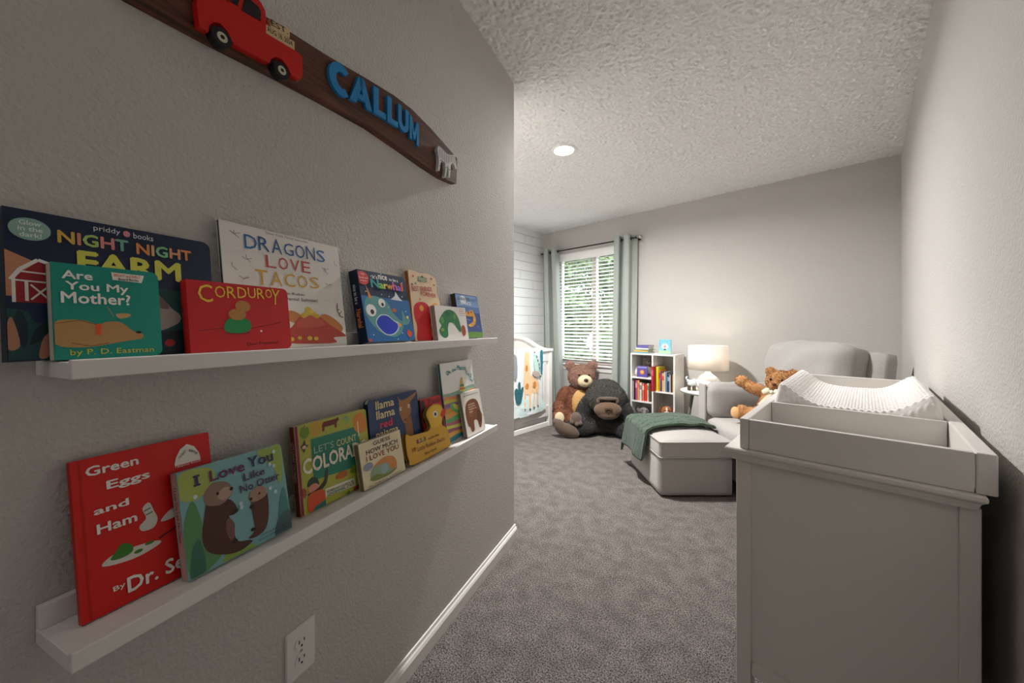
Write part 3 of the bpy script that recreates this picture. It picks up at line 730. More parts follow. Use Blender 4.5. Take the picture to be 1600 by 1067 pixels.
for th, w, dx, col, lab, rz in ((.016, .155, .035, '#6fa3b4', 'teal blue book at the bottom of the stack on the bookcase', 0), (.018, .15, .030, '#e0b45c', 'yellow book second from the bottom of the stack on the bookcase', .03),
    (.005, .15, .040, '#4f8a4f', 'thin green book in the middle of the stack on the bookcase', -.03), (.018, .135, .050, '#ece9e4', 'white book second from the top of the stack on the bookcase', .05), (.026, .125, .062, '#6a62a8', 'purple book topmost of the stack on the bookcase', .0)):
    shelf_book(BX0 + dx, BY0 + .02, zz, th, .15, w, col, lab, G3, rz=rz, flat=True); zz += th + .0004
pb = thing('picture_book', 'small light blue picture book standing on the bookcase top', 'book', (-1.478, 3.80, BH + .0025), .10)
b = B(); b.box(-.058, .058, 0, .002, 0, .150, .0008, M=T(rx=-.12)); b.box(-.058, .058, .012, .014, 0, .150, .0008, M=T(rx=-.12)); b.box(-.058, -.056, 0, .014, 0, .150, M=T(rx=-.12)); b.obj('cover', mat('#7fc3e6', .4), pb)
b = B(); b.box(-.055, .056, .002, .012, .002, .148, M=T(rx=-.12)); b.obj('pages', mat(PAGE, .8), pb)
ar = art(pb, 'cover_art', .116, .150, [('p', '#a9d9a0', [(.03, .02), (.97, .02), (.97, .2), (.6, .26), (.3, .2), (.03, .25)]), ('e', '#d8e9f2', .5, .5, .28, .2), ('e', '#c98fa0', .5, .5, .12, .1), ('e', '#2c4a6a', .5, .3, .12, .06)] +
    [('e', '#3a6f9a', .1 + .2 * i, .9 - .05 * (i % 2), .035, .03) for i in range(5)] + [('e', '#3a6f9a', .08 + .84 * (i % 2), .75 - .1 * (i // 2), .03, .025) for i in range(6)])
ar.matrix_local = T(rx=-.12) @ T(-.058, 0, 0)

PL = lambda c, l=(300, .6, .003): mat(c, .95, l, sheen=.3)
def eyes(parent, pts, r, col=BLACK, name='eye'):
    for p in pts:
        b = B(); b.ell(p, r, seg=12); b.obj(name, col, parent)
# left upper cubby: taupe bear, purple book, round cream toy
tb = thing('plush_bear', 'small taupe plush bear sitting in the left upper cubby of the bookcase', 'plush toy', (-1.69, 3.895, SH['l1'] + .009), .45); tb.scale = (.92, .92, .92)
me = blob([((0, 0, .065), (.055, .048, .065)), ((0, -.012, .168), (.046, .042, .042)), ((-.036, 0, .205), (.016, .012, .016)), ((.036, 0, .205), (.016, .012, .016)), ((-.055, -.03, .08), (.022, .035, .022)), ((.055, -.03, .08), (.022, .035, .022)), ((-.04, -.06, .022), (.022, .04, .022)), ((.04, -.06, .022), (.022, .04, .022))], .007, 3)
meobj('body', fur(me, 1500, .008, 3), PL('#8f7f72'), tb)
b = B(); b.ell((0, -.052, .156), (.021, .016, .017)); b.obj('muzzle', PL('#b5a596'), tb)
b = B(); b.ell((0, -.067, .163), (.010, .006, .007)); b.obj('nose', BLACK, tb)
eyes(tb, [(-.018, -.049, .180), (.018, -.049, .180)], .004)
pk = thing('picture_book', 'purple picture book with an orange flower on its cover, leaning in the left upper cubby', 'book', (-1.752, 3.750, SH['l1'] + .0025), .10)
b = B(); b.box(0, .108, 0, .002, 0, .115, .0008, M=T(rx=-.1)); b.box(0, .108, .010, .012, 0, .115, M=T(rx=-.1)); b.box(0, .002, 0, .012, 0, .115, M=T(rx=-.1)); b.obj('cover', mat('#5a4a92', .4), pk)
b = B(); b.box(.002, .106, .002, .010, .002, .113, M=T(rx=-.1)); b.obj('pages', mat(PAGE, .8), pk)
fl = [(.5 + .26 * (1 if i % 2 else .62) * math.cos(PI * i / 7), .44 + .26 * (1 if i % 2 else .62) * math.sin(PI * i / 7)) for i in range(14)]
ar = art(pk, 'cover_art', .108, .115, [('p', '#8f86c4', [(.06, .94), (.94, .94), (.94, .80), (.06, .80)]), ('p', '#e8832a', fl), ('e', '#f4c060', .5, .44, .1, .1)]); ar.matrix_local = T(rx=-.1)
ct = thing('plush_ball', 'round cream soft toy at the left end of the left upper cubby', 'plush toy', (-1.776, 3.80, SH['l1'] + .006))
me = blob([((0, 0, .036), (.019, .019, .036)), ((0, -.004, .078), (.008, .008, .01))], .005, 2); meobj('body', fur(me, 500, .005, 5), PL('#e5dccb'), ct)
# bottom cubbies: grey elephant and brown-and-white dog
el = thing('plush_elephant', 'grey plush elephant in the bottom left cubby of the bookcase', 'plush toy', (-1.694, 3.83, .103), .3); el.scale = (.92, .92, .92)
me = blob([((0, 0, .07), (.06, .055, .07)), ((0, -.03, .16), (.05, .045, .048)), ((-.062, -.01, .165), (.034, .010, .042)), ((.062, -.01, .165), (.034, .010, .042)), ((0, -.075, .135), (.014, .018, .02)), ((0, -.088, .105), (.011, .012, .026)), ((-.04, -.06, .025), (.024, .04, .024)), ((.04, -.06, .025), (.024, .04, .024))], .007, 3)
meobj('body', fur(me, 1400, .006, 6), PL('#85807c'), el); eyes(el, [(-.022, -.072, .172), (.022, -.072, .172)], .006)
dg = thing('plush_dog', 'brown and white plush dog in the bottom right cubby of the bookcase', 'plush toy', (-1.470, 3.83, .104), .40)
me = blob([((0, 0, .07), (.06, .055, .07)), ((0, -.02, .175), (.052, .05, .05)), ((-.04, -.06, .025), (.024, .04, .024)), ((.04, -.06, .025), (.024, .04, .024))], .007, 3)
meobj('body', fur(me, 1400, .008, 7), PL('#a5622f'), dg)
for sx in (-1, 1):
    me = blob([((sx * .058, -.005, .165), (.018, .026, .048))], .006, 2); meobj('ear', fur(me, 400, .008, 8), PL('#6b3616'), dg)
b = B(); b.ell((0, -.060, .158), (.028, .022, .022)); b.ell((0, -.056, .19), (.011, .014, .03)); b.obj('muzzle', PL('#ece6dd'), dg)
b = B(); b.ell((0, -.083, .168), (.011, .007, .008)); b.obj('nose', BLACK, dg); eyes(dg, [(-.022, -.066, .188), (.022, -.066, .188)], .005)

# ------------------------------------------------------------------ side table, lamp, figurine
TZc, TCX, TCY, TR = .55, -1.02, 3.70, .258
tt = thing('side_table', 'small round side table with grey legs, between the bookcase and the armchair', 'side table', (TCX, TCY, 0))
b = B(); b.lathe([(.0005, TZc), (TR - .012, TZc), (TR - .003, TZc - .003), (TR, TZc - .009), (TR - .002, TZc - .016), (TR - .012, TZc - .021), (.0005, TZc - .021)], 56); tp = b.obj('table_top', mat('#e3e4d6', .45), tt)
b = B(); b.lathe([(TR - .001, TZc - .006), (TR + .001, TZc - .011), (TR - .001, TZc - .0165)], 56); b.obj('rim', mat('#7d8779', .5), tp)
for k in range(3):
    a_ = math.radians(200 + 120 * k); b = B(); b.cyl((.15 * math.cos(a_), .15 * math.sin(a_), TZc - .021), (.225 * math.cos(a_), .225 * math.sin(a_), 0), .016, .010, 14); b.obj('leg', mat('#6f746d', .5), tt)
lp = thing('table_lamp', 'lit table lamp with white gourd base and cream drum shade, on the side table', 'lamp', (-1.045, 3.70, TZc + .0003))
b = B(); b.lathe([(.0005, 0), (.06, 0), (.075, .006), (.10, .04), (.108, .068), (.098, .098), (.070, .128), (.040, .150), (.024, .166), (.019, .180), (.020, .195), (.0005, .196)], 40); b.obj('base', mat('#f3f0ec', .25), lp)
b = B(); b.cyl((0, 0, .196), (0, 0, .25), .008, n=12); b.ell((0, 0, .285), (.027, .027, .038), seg=16); b.obj('bulb', mat('#fff2df', .5, emit=6.0), lp)
sh = B(); R1, R2, Z1, Z2 = .163, .168, .193, .412
sh.lathe([(R2, Z1), (R1, Z2)], 56); so = sh.obj('lamp_shade', shade_mat('#f4efe8'), lp); mm = so.modifiers.new('t', 'SOLIDIFY'); mm.thickness = .002
b = B(); 
for k in range(3):
    a_ = 2 * PI * k / 3; b.cyl((0, 0, .335), ((R1 + .003) * math.cos(a_), (R1 + .003) * math.sin(a_), .335), .0015, n=6)
b.cyl((0, 0, .325), (0, 0, .34), .006, n=10)
b.obj('spider', METAL, lp)
l = bpy.data.lights.new('table_lamp_bulb', 'POINT'); l.energy = LAMP_WATT; l.color = (1, .89, .77); l.shadow_soft_size = .05
o = bpy.data.objects.new('table_lamp_bulb', l); COL.objects.link(o); o.parent = lp; o.location = (0, 0, .305)
fg = thing('figurine', 'small pale grey figurine with dark feet, beside the lamp on the side table', 'figurine', (-1.155, 3.60, TZc + .0025), .5)
me = blob([((0, 0, .062), (.036, .03, .031)), ((-.03, -.004, .085), (.014, .013, .016)), ((-.046, -.004, .108), (.008, .008, .016)), ((-.04, -.004, .122), (.012, .007, .006)), ((.02, .0, .086), (.018, .012, .02))], .004, 2); meobj('body', me, mat('#cfd8dc', .3), fg)
for x_, y_ in ((-.022, -.016), (.022, -.016), (-.022, .016), (.022, .016)):
    b = B(); b.cyl((x_, y_, 0), (x_ * .9, y_ * .9, .042), .012, .013, 12); b.obj('foot', mat('#54463a', .5), fg)

# ------------------------------------------------------------------ big plush bear and gorilla by the window, teddy in the armchair
BR = PL('#925a3c', (220, .8, .006)); BR2 = PL('#ac8371', (220, .8, .006)); TAN = PL('#e0b070'); CREAM = PL('#f0dcb4')
bp = thing('plush_bear', 'large brown plush bear with a cream muzzle, sitting between the crib and the gorilla', 'plush toy', view(.805, 4.47, .004), YAW - .08)
me = blob([((-.02, .02, .20), (.19, .15, .21)), ((0, .0, .34), (.14, .11, .12)),
    ((-.19, -.02, .28), (.07, .08, .14), (0, .3, 0)), ((-.245, -.15, .19), (.062, .11, .064), (.2, 0, .25)), ((.13, .04, .27), (.065, .07, .13), (0, -.2, 0)),
    ((-.17, -.16, .085), (.085, .17, .08), (0, 0, .25)), ((-.235, -.27, .105), (.078, .055, .095), (0, 0, .2)), ((.06, -.10, .085), (.07, .09, .08))], .012, 3)
meobj('body', fur(me, 12000, .022, 11, width=.18), BR, bp)
me = blob([((.03, -.03, .54), (.160, .14, .142)), ((-.105, -.01, .668), (.060, .034, .058)), ((.165, -.01, .668), (.060, .034, .058)), ((.03, -.08, .50), (.13, .08, .09))], .014, 4)
meobj('head', fur(me, 9000, .020, 12, width=.18), BR2, bp)
me = blob([((.055, -.175, .505), (.085, .058, .072))], .010, 2); meobj('muzzle', fur(me, 900, .008, 13), CREAM, bp)
b = B(); b.ell((.062, -.233, .522), (.026, .014, .019)); b.obj('nose', mat('#3a2118', .4), bp)
eyes(bp, [(-.010, -.167, .572), (.105, -.160, .572)], .013)
me = blob([((.01, -.105, .225), (.105, .055, .17))], .012, 3); meobj('belly_patch', fur(me, 1500, .010, 14), TAN, bp)
for p in ((-.245, -.327, .110),):
    b = B(); b.ell(p, (.055, .014, .065)); b.obj('foot_pad', CREAM, bp)

GK = PL('#232220', (200, .9, .008)); GB = PL('#5d4d42', (120, .5, .004)); GB2 = PL('#66503f', (120, .4, .004))
gp = thing('plush_gorilla', 'large dark grey plush gorilla with a brown face, sitting on the carpet under the window', 'plush toy', view(1.0, 3.99, .004), YAW - .16); gp.scale = (.95, .95, .95)
me = blob([((0, .02, .19), (.255, .17, .20)), ((0, .0, .30), (.23, .14, .13)), ((-.23, -.06, .25), (.085, .10, .16), (0, .35, 0)), ((-.29, -.15, .16), (.075, .11, .08), (.2, 0, .2)),
    ((.20, -.10, .26), (.09, .11, .15), (0, -.4, 0)), ((.255, -.24, .15), (.075, .10, .10), (.3, 0, -.1)),
    ((-.26, -.14, .085), (.15, .16, .085), (0, 0, .45)), ((-.36, -.2, .08), (.09, .09, .075)), ((.19, -.18, .085), (.11, .17, .085), (0, 0, .5)), ((.25, -.29, .075), (.08, .09, .07)), ((0, -.05, .09), (.26, .15, .09))], .018, 5)
meobj('body', fur(me, 18000, .021, 21, width=.14), GK, gp)
me = blob([((.005, -.08, .40), (.225, .18, .165)), ((.0, -.05, .50), (.165, .14, .10)), ((-.228, -.07, .375), (.034, .022, .045)), ((.235, -.07, .375), (.034, .022, .045)), ((0, -.13, .36), (.19, .14, .11))], .016, 5)
meobj('head', fur(me, 16000, .020, 22, width=.14), PL('#4a4740', (200, .9, .008)), gp)
me = blob([((.01, -.255, .305), (.148, .08, .088)), ((.01, -.26, .255), (.115, .07, .05))], .010, 3); mz = meobj('muzzle', me, GB2, gp)
me = blob([((.01, -.330, .332), (.042, .020, .014)), ((-.014, -.334, .318), (.017, .014, .012)), ((.034, -.334, .318), (.017, .014, .012)), ((.01, -.334, .298), (.010, .010, .014))], .006, 2); meobj('nose', me, mat('#4a392c', .9), mz)
b = B(); b.tube([(-.075 + .17 * k / 12, -.325 + .02 * abs(k / 6 - 1), .262 - .014 * math.sin(PI * k / 12)) for k in range(13)], .004, 6); b.obj('mouth', mat('#33271f', .9), mz)
me = blob([((.01, -.248, .425), (.112, .045, .022)), ((-.088, -.240, .395), (.018, .035, .038)), ((.108, -.240, .395), (.018, .035, .038))], .008, 3); meobj('brow', fur(me, 300, .008, 23), GB, gp)
b = B(); b.box(-.075, .095, -.262, -.22, .375, .415, .012); b.obj('eye_band', mat('#231d19', .9), gp); eyes(gp, [(-.035, -.262, .394), (.055, -.262, .394)], .012, mat('#0d0b0a', .15))
me = blob([((-.325, -.235, .195), (.062, .060, .07), (0, 0, .2)), ((-.365, -.265, .165), (.028, .035, .028)), ((-.315, -.285, .145), (.022, .03, .022)), ((-.275, -.275, .155), (.022, .03, .022))], .009, 3); meobj('hand', me, GB, gp)
me = blob([((.27, -.35, .10), (.06, .055, .07))], .009, 3); meobj('hand', me, GB, gp)
me = blob([((-.49, -.29, .110), (.062, .055, .095), (0, -.45, .3)), ((-.41, -.29, .078), (.135, .055, .068), (0, .40, .1)), ((-.545, -.30, .170), (.036, .032, .036))], .010, 4); meobj('foot', me, GB, gp)
me = blob([((.30, -.36, .070), (.085, .06, .065), (0, -.2, -.2))], .010, 3); meobj('foot', me, GB, gp)

TD = PL('#b98550', (260, .9, .005)); TD2 = PL('#e0ad76')
tp_ = thing('teddy_bear', 'honey coloured teddy bear with a cream ribbon, slumped in the armchair', 'plush toy', view(1.755, 2.49, .480), YAW - .95); tp_.scale = (1.14, 1.14, 1.14)
me = blob([((0, 0, .10), (.075, .07, .105), (0, .35, 0)), ((.02, 0, .15), (.065, .06, .07)), ((-.09, -.005, .195), (.095, .036, .036), (0, .32, 0)), ((-.165, -.005, .232), (.042, .036, .036)),
    ((.10, -.03, .13), (.06, .034, .034), (0, .5, 0)), ((-.085, -.045, .045), (.085, .04, .042), (0, -.2, .2)), ((-.145, -.055, .045), (.036, .036, .05)), ((.06, -.10, .045), (.042, .085, .042)), ((.07, -.165, .05), (.04, .035, .05))], .008, 4)
meobj('body', fur(me, 6000, .011, 31), TD, tp_)
me = blob([((.045, -.005, .248), (.078, .068, .068)), ((-.010, .0, .305), (.028, .018, .028)), ((.102, .0, .302), (.028, .018, .028)), ((.038, -.054, .232), (.040, .034, .032))], .008, 3)
meobj('head', fur(me, 4500, .010, 32), TD, tp_)
b = B(); b.ell((.038, -.090, .243), (.011, .007, .009)); b.obj('nose', mat('#5a3416', .6), tp_); eyes(tp_, [(.012, -.066, .268), (.068, -.065, .268)], .0065)
b = B(); b.ell((-.168, -.088, .045), (.027, .010, .036), rot=None); b.obj('foot_pad', TD2, tp_)
b = B(); b.ell((.07, -.199, .05), (.029, .010, .036)); b.obj('foot_pad', TD2, tp_)
RB = mat('#f0e6cf', .6)
b = B(); b.rbox((.022, .010, .014), .009, 5, M=T(-.005, -.080, .198, 0, -.5, 0)); b.rbox((.022, .010, .014), .009, 5, M=T(.055, -.080, .198, 0, .5, 0)); b.rbox((.009, .011, .010), .008, 5, M=T(.025, -.084, .197))
for x0_, x1_, z1_ in ((.02, -.035, .115), (.03, .035, .100)):
    b.raw([(x0_ - .008, -.083, .195), (x0_ + .012, -.083, .195), (x1_ + .018, -.085, z1_ + .004), (x1_ - .014, -.085, z1_), (x0_ - .008, -.079, .195), (x0_ + .012, -.079, .195), (x1_ + .018, -.081, z1_ + .004), (x1_ - .014, -.081, z1_)],
          [(0, 1, 2, 3), (7, 6, 5, 4), (0, 4, 5, 1), (1, 5, 6, 2), (2, 6, 7, 3), (3, 7, 4, 0)])
b.tube([(.03 + .062 * math.cos(q_), -.0 + .068 * math.sin(q_), .200) for q_ in [2 * PI * k / 24 for k in range(24)]], .008, 6, close=True)
b.obj('ribbon_bow', RB, tp_)

# ------------------------------------------------------------------ picture ledges on the angled wall
def frame(s, z, off=0.0, lean=0.0):
    """local x along the wall to the right, y into the wall, z up (leaning back by `lean`)"""
    y = -WN; up = Vector((0, 0, 1)); v = (up * math.cos(lean) + y * math.sin(lean)).normalized(); n_ = v.cross(WD).normalized()
    p = wp(s, z, off); M = Matrix.Identity(4)
    for i in range(3): M[i][0], M[i][1], M[i][2], M[i][3] = WD[i], n_[i], v[i], p[i]
    return M
LS0, LS1, LDP = -1.622, -.428, .102
for z0, lab in ((1.0565, 'upper white picture ledge on the left wall, holding eight picture books'), (.6935, 'lower white picture ledge on the left wall, holding nine picture books')):
    t = thing('picture_ledge', lab, 'shelf', M=frame(LS0, z0), group='picture ledges on the left wall'); L = LS1 - LS0
    b = B(); b.box(0, L, -LDP, -.0005, 0, .0205, .0012); b.obj('shelf_board', WHITE, t)
    b = B(); b.box(0, L, -.0125, -.0005, .0207, .052, .0012); b.obj('back_board', WHITE, t)
    b = B(); b.box(0, L, -LDP - .010, -LDP - .0002, 0, .0245, .0015); b.obj('front_lip', WHITE, t)
ZL = {1: 1.0565 + .0207, 0: .6935 + .0207}
UG, LG = 'picture books on the upper ledge', 'picture books on the lower ledge'
def ledge_book(row, label, s0, s1, ob, ot, zt, th, cover, spine=None, corners='0000', r=.007, hard=False, outline=None, edge=PAGE):
    zs = ZL[row] + .0004; lean = math.atan2(ob - ot, zt - zs); zs += th * math.sin(lean); h = math.hypot(ob - ot, zt - zs); w = s1 - s0
    o = thing('picture_book', label, 'book', M=frame(s0, zs, ob, lean), group=UG if row else LG)
    out = outline(w, h) if outline else rrect(0, 0, w, h, r, corners)
    bt = .0022
    b = B(); b.prism(out, 0, bt); b.prism(out, th - bt, th, mi=2)
    if not outline: b.box(0, .0022, bt * .9, th - bt * .9, .0005 if corners[0] == '0' else r, h - (.0005 if corners[3] == '0' else r), mi=1)
    b.obj('cover', [mat(cover, .38), mat(spine or cover, .45), mat(cover, .5)], o)
    if outline:
        cx_ = sum(p[0] for p in out) / len(out); cz_ = sum(p[1] for p in out) / len(out)
        inn = [(cx_ + (p[0] - cx_) * .985, cz_ + (p[1] - cz_) * .985) for p in out]
    else:
        i_ = .003 if hard else .0006; inn = rrect(.0024, i_, w - i_, h - i_, r, corners)
    b = B(); b.prism(inn, bt + .0001, th - bt - .0001); b.obj('pages', mat(edge, .8), o)
    return o, w, h
def P(*a): return list(a)
Wt = '#f3efe8'
# --- upper ledge
o, w, h = ledge_book(1, 'wide navy board book with coloured capitals and a red barn, on the upper ledge', -1.656, -1.433, .05, .03, 1.272, .018, '#16233f', '#1c2b3f', '0110', .012)
art(o, 'illustration', w, h, [('p', '#c98a66', P((.0, .42), (.0, .72), (.10, .66), (.22, .5), (.22, .42))), ('p', '#a3242b', P((.0, .38), (.025, .38), (.025, .53), (.12, .66), (.25, .55), (.25, .38))),
    ('l', Wt, P((.02, .525), (.055, .60), (.12, .67), (.20, .63)), .004), ('l', Wt, P((.03, .38), (.03, .535)), .003), ('l', Wt, P((.045, .585), (.2, .575)), .002), ('l', Wt, P((.03, .525), (.25, .515)), .002), ('l', Wt, P((.075, .39), (.075, .52)), .003), ('l', Wt, P((.09, .40), (.16, .50)), .002), ('l', Wt, P((.09, .50), (.16, .40)), .002),
    ('p', '#1b4a4a', P((.0, .0), (.0, .34), (.20, .30), (.40, .36), (.62, .54), (.99, .52), (.99, .0))), ('p', '#12254a', P((.06, .37), (.22, .38), (.22, .2), (.1, .25))),
    ('s', '#0f2b35', P((.06, .08), (.02, .2), (.045, .33), (.075, .22))), ('s', '#0f2b35', P((.08, .10), (.11, .22), (.20, .29), (.15, .17))), ('s', '#b98466', P((.0, .22), (.02, .28), (.045, .1), (.0, .08))), ('s', '#c07f68', P((.11, .02), (.13, .15), (.17, .18), (.15, .03))),
    ('s', '#a99d98', P((.63, .40), (.66, .48), (.73, .38), (.78, .32), (.76, .25), (.64, .20))), ('s', '#7d6660', P((.64, .44), (.67, .47), (.72, .38), (.66, .38))), ('p', '#0d2a30', P((.62, .18), (.80, .2), (.80, .0), (.62, .0))), ('e', '#b0282c', .71, .09, .03, .03), ('e', '#8fb3a6', .095, .87, .078, .075)])
NC = ['#d8b24a', '#d98f76', '#a8c96a', '#dd8a86', '#6fae96']
art(o, 'title', w, h, [('t', NC, 'NIGHT', (.20, .81, .51, .895), -.0, .03), ('t', ['#e08a4a', '#dcae7a', '#7fc08f', '#dd9a72', '#e08a4a'], 'NIGHT', (.555, .805, .865, .89), 0, .03), ('t', '#d3d157', 'FARM', (.28, .615, .79, .765), 0, .035),
    ('t', '#dfe3e6', 'priddy', (.35, .925, .475, .975), 0, .01), ('t', '#dfe3e6', 'books', (.54, .925, .645, .97), 0, .01), ('e', '#d98c9a', .507, .95, .018, .024),
    ('t', '#e4efe9', 'Glow', (.055, .895, .135, .925)), ('t', '#e4efe9', 'in the', (.05, .855, .14, .885)), ('t', '#e4efe9', 'dark!', (.055, .815, .135, .845))])
o, w, h = ledge_book(1, 'teal green board book with white title and a tan dog, on the upper ledge', -1.624, -1.516, .071, .056, 1.206, .016, '#0f8f7d', '#d9d2c4', '0110', .009)
art(o, 'illustration', w, h, [('s', '#b58a54', P((.0, .16), (.0, .38), (.22, .41), (.38, .36), (.44, .39), (.58, .39), (.70, .29), (.80, .25), (.78, .20), (.64, .18), (.5, .155), (.26, .12))),
    ('l', '#6b4c28', P((.0, .37), (.22, .405), (.38, .355)), .0008), ('l', '#6b4c28', P((.14, .17), (.3, .13), (.46, .16)), .0008), ('p', '#e2572b', P((.345, .36), (.40, .375), (.395, .25), (.35, .25))), ('e', '#1d1a18', .755, .275, .03, .014), ('s', '#c9a06a', P((.54, .48), (.66, .49), (.68, .46), (.58, .43))), ('l', '#8f8f80', P((.46, .56), (.52, .45)), .0012), ('p', '#f2ece0', P((.515, .95), (.845, .945), (.815, .855), (.525, .865)))])
art(o, 'title', w, h, [('t', Wt, 'Are', (.085, .84, .34, .925), 0, .022), ('t', Wt, 'You My', (.11, .70, .67, .81), 0, .022), ('t', Wt, 'Mother?', (.07, .585, .685, .70), 0, .022), ('t', '#d9c234', 'by P. D. Eastman', (.12, .025, .90, .10), 0, .01),
    ('t', '#c8602c', 'BRIGHT and EARLY', (.54, .905, .80, .935)), ('t', '#2a2a2a', 'Board Books', (.58, .865, .78, .895))])
o, w, h = ledge_book(1, 'wide red board book with yellow hand-drawn capitals, on the upper ledge', -1.481, -1.308, .073, .057, 1.201, .017, '#c5161f', '#d12a26', '0110', .010)
art(o, 'illustration', w, h, [('l', '#7c0f16', P((.07, .30), (.30, .34), (.55, .33), (.89, .43)), .0012), ('e', '#8a1218', .42, .27, .12, .03), ('s', '#1f8a4a', P((.30, .30), (.33, .46), (.45, .50), (.55, .44), (.54, .30), (.42, .26))), ('e', '#b9823f', .43, .54, .085, .085), ('e', '#b9823f', .49, .665, .075, .085), ('e', '#e9e3dc', .66, .29, .012, .016)])
art(o, 'title', w, h, [('t', '#ecc63a', 'C', (.09, .70, .215, .95), 0, .01), ('t', '#ecc63a', 'O', (.235, .775, .33, .945), 0, .01), ('t', '#ecc63a', 'R', (.345, .78, .43, .95), 0, .01), ('t', '#ecc63a', 'D', (.445, .79, .535, .955), 0, .01), ('t', '#ecc63a', 'U', (.55, .80, .63, .96), 0, .01), ('t', '#ecc63a', 'R', (.645, .80, .725, .965), 0, .01), ('t', '#ecc63a', 'O', (.735, .82, .81, .965), 0, .01), ('t', '#ecc63a', 'Y', (.80, .72, .895, .97), -.1, .01), ('t', '#4a0a0e', 'Don Freeman', (.50, .075, .84, .125), .04, .0)])
o, w, h = ledge_book(1, 'large white picture book with blue, red and yellow lettering, on the upper ledge', -1.413, -1.150, .052, .02, 1.322, .009, '#e4ded6', '#3d4a42', hard=True)
MR = '#8f8780'
art(o, 'illustration', w, h, [('s', '#c77f48', P((.44, .24), (.46, .325), (.56, .29), (.62, .2))), ('s', '#c77f48', P((.70, .2), (.76, .30), (.86, .28), (.97, .18), (.9, .12))), ('s', '#b9483c', P((.40, .13), (.47, .18), (.56, .28), (.72, .28), (.84, .20), (.97, .12), (.99, .09), (.86, .08), (.88, .03), (.60, .03), (.42, .05))), ('s', '#c45a4c', P((.52, .18), (.58, .28), (.70, .28), (.78, .20)))] +
    [('e', '#d9b53c', .585 + .03 * i, .285 + .018 * (2 - abs(2 - i)), .026, .022) for i in range(5)] + [('e', '#d9b53c', .63, .34, .03, .024), ('e', '#e6c85a', .66, .325, .02, .018), ('e', '#d9b53c', .46, .075, .022, .018), ('e', '#d9b53c', .53, .085, .018, .016), ('e', '#d9b53c', .62, .08, .024, .02), ('e', '#d9b53c', .68, .075, .022, .018)] +
    [('l', MR, P((a - .03, c + .02), (a, c), (a + .04, c + .015)), .0012) for a, c in ((.09, .91), (.16, .72), (.13, .56), (.83, .74), (.85, .59))] + [('l', MR, P((a, c + .03), (a, c), (a + .03, c - .025)), .0012) for a, c in ((.09, .91), (.06, .65), (.16, .73), (.83, .73), (.94, .82))] + [('l', '#7a3a34', P((.93, .42), (.925, .34), (.95, .29), (.985, .28)), .002), ('l', '#7a3a34', P((.925, .35), (.95, .36)), .0014), ('l', '#7a3a34', P((.94, .31), (.97, .34)), .0014)])
DB = '#2a5a8c'
art(o, 'title', w, h, [('t', MR, 'New York Times bestseller', (.32, .965, .68, .985))] + [('t', DB if i % 6 else '#2468a8', ch, (.155 + .1 * i, .81 + .004 * (i % 2), .155 + .1 * i + (.085 if i else .09), .925 + .012 * (i % 3) * .5), 0, .006) for i, ch in enumerate('DRAGONS')] +
    [('t', '#b8423a', ch, (.30 + .10 * i, .68, .30 + .10 * i + .08, .785), 0, .006) for i, ch in enumerate('LOVE')] + [('t', '#cf9f2e', ch, (.215 + .112 * i, .525 + .004 * i, .215 + .112 * i + .09, .65), 0, .006) for i, ch in enumerate('TACOS')] +
    [('t', '#55504a', 'by Adam Rubin', (.30, .455, .60, .485)), ('t', '#55504a', 'by Daniel Salmieri', (.36, .405, .72, .44))])
o, w, h = ledge_book(1, 'thick dark blue board book with a teal whale, on the upper ledge', -1.106, -.920, .076, .036, 1.274, .030, '#1c2b4c', '#17223a', '0110', .012)
art(o, 'illustration', w, h, [('p', '#1c6aa8', P((.0, .0), (.0, .64), (.98, .63), (1.0, .60), (1.0, .06), (.97, .0))), ('s', '#5f9c9c', P((.06, .57), (.17, .64), (.32, .64), (.5, .57), (.6, .41), (.76, .28), (.74, .16), (.58, .07), (.36, .10), (.19, .19), (.04, .38))), ('s', '#5f9c9c', P((.72, .26), (.78, .34), (.80, .48), (.86, .36), (.96, .33), (.88, .25))),
    ('p', '#d98a3a', P((.14, .61), (.20, .61), (.115, .80))), ('s', '#c6dbe2', P((.20, .26), (.30, .38), (.46, .385), (.58, .31), (.68, .28), (.66, .18), (.52, .095), (.34, .11))), ('s', '#1533c4', P((.22, .26), (.31, .365), (.45, .37), (.57, .30), (.65, .25), (.62, .17), (.5, .11), (.35, .125))),
    ('e', '#f2f2ee', .15, .44, .095, .085), ('e', '#2a1d17', .165, .42, .035, .034), ('e', '#f2f2ee', .38, .555, .07, .065), ('e', '#2a1d17', .39, .535, .026, .026), ('p', '#dfe6ea', P((.58, .62), (.68, .68), (.71, .75), (.78, .66), (.85, .61))), ('e', '#d6332f', .08, .885, .115, .095), ('e', '#c9682f', .62, .46, .045, .03), ('s', '#d9512c', P((.83, .12), (.88, .17), (.95, .11), (.88, .05))), ('e', '#e8a23c', .70, .24, .03, .03), ('e', '#e2d98c', .90, .36, .03, .025), ('e', '#d9512c', .05, .03, .03, .02)] +
    [('e', '#dfe8ef', u_, v_, .010, .009) for u_, v_ in ((.24, .93), (.9, .9), (.1, .7), (.85, .68), (.4, .68), (.5, .5), (.72, .12), (.12, .1), (.6, .03), (.88, .45), (.55, .66))])
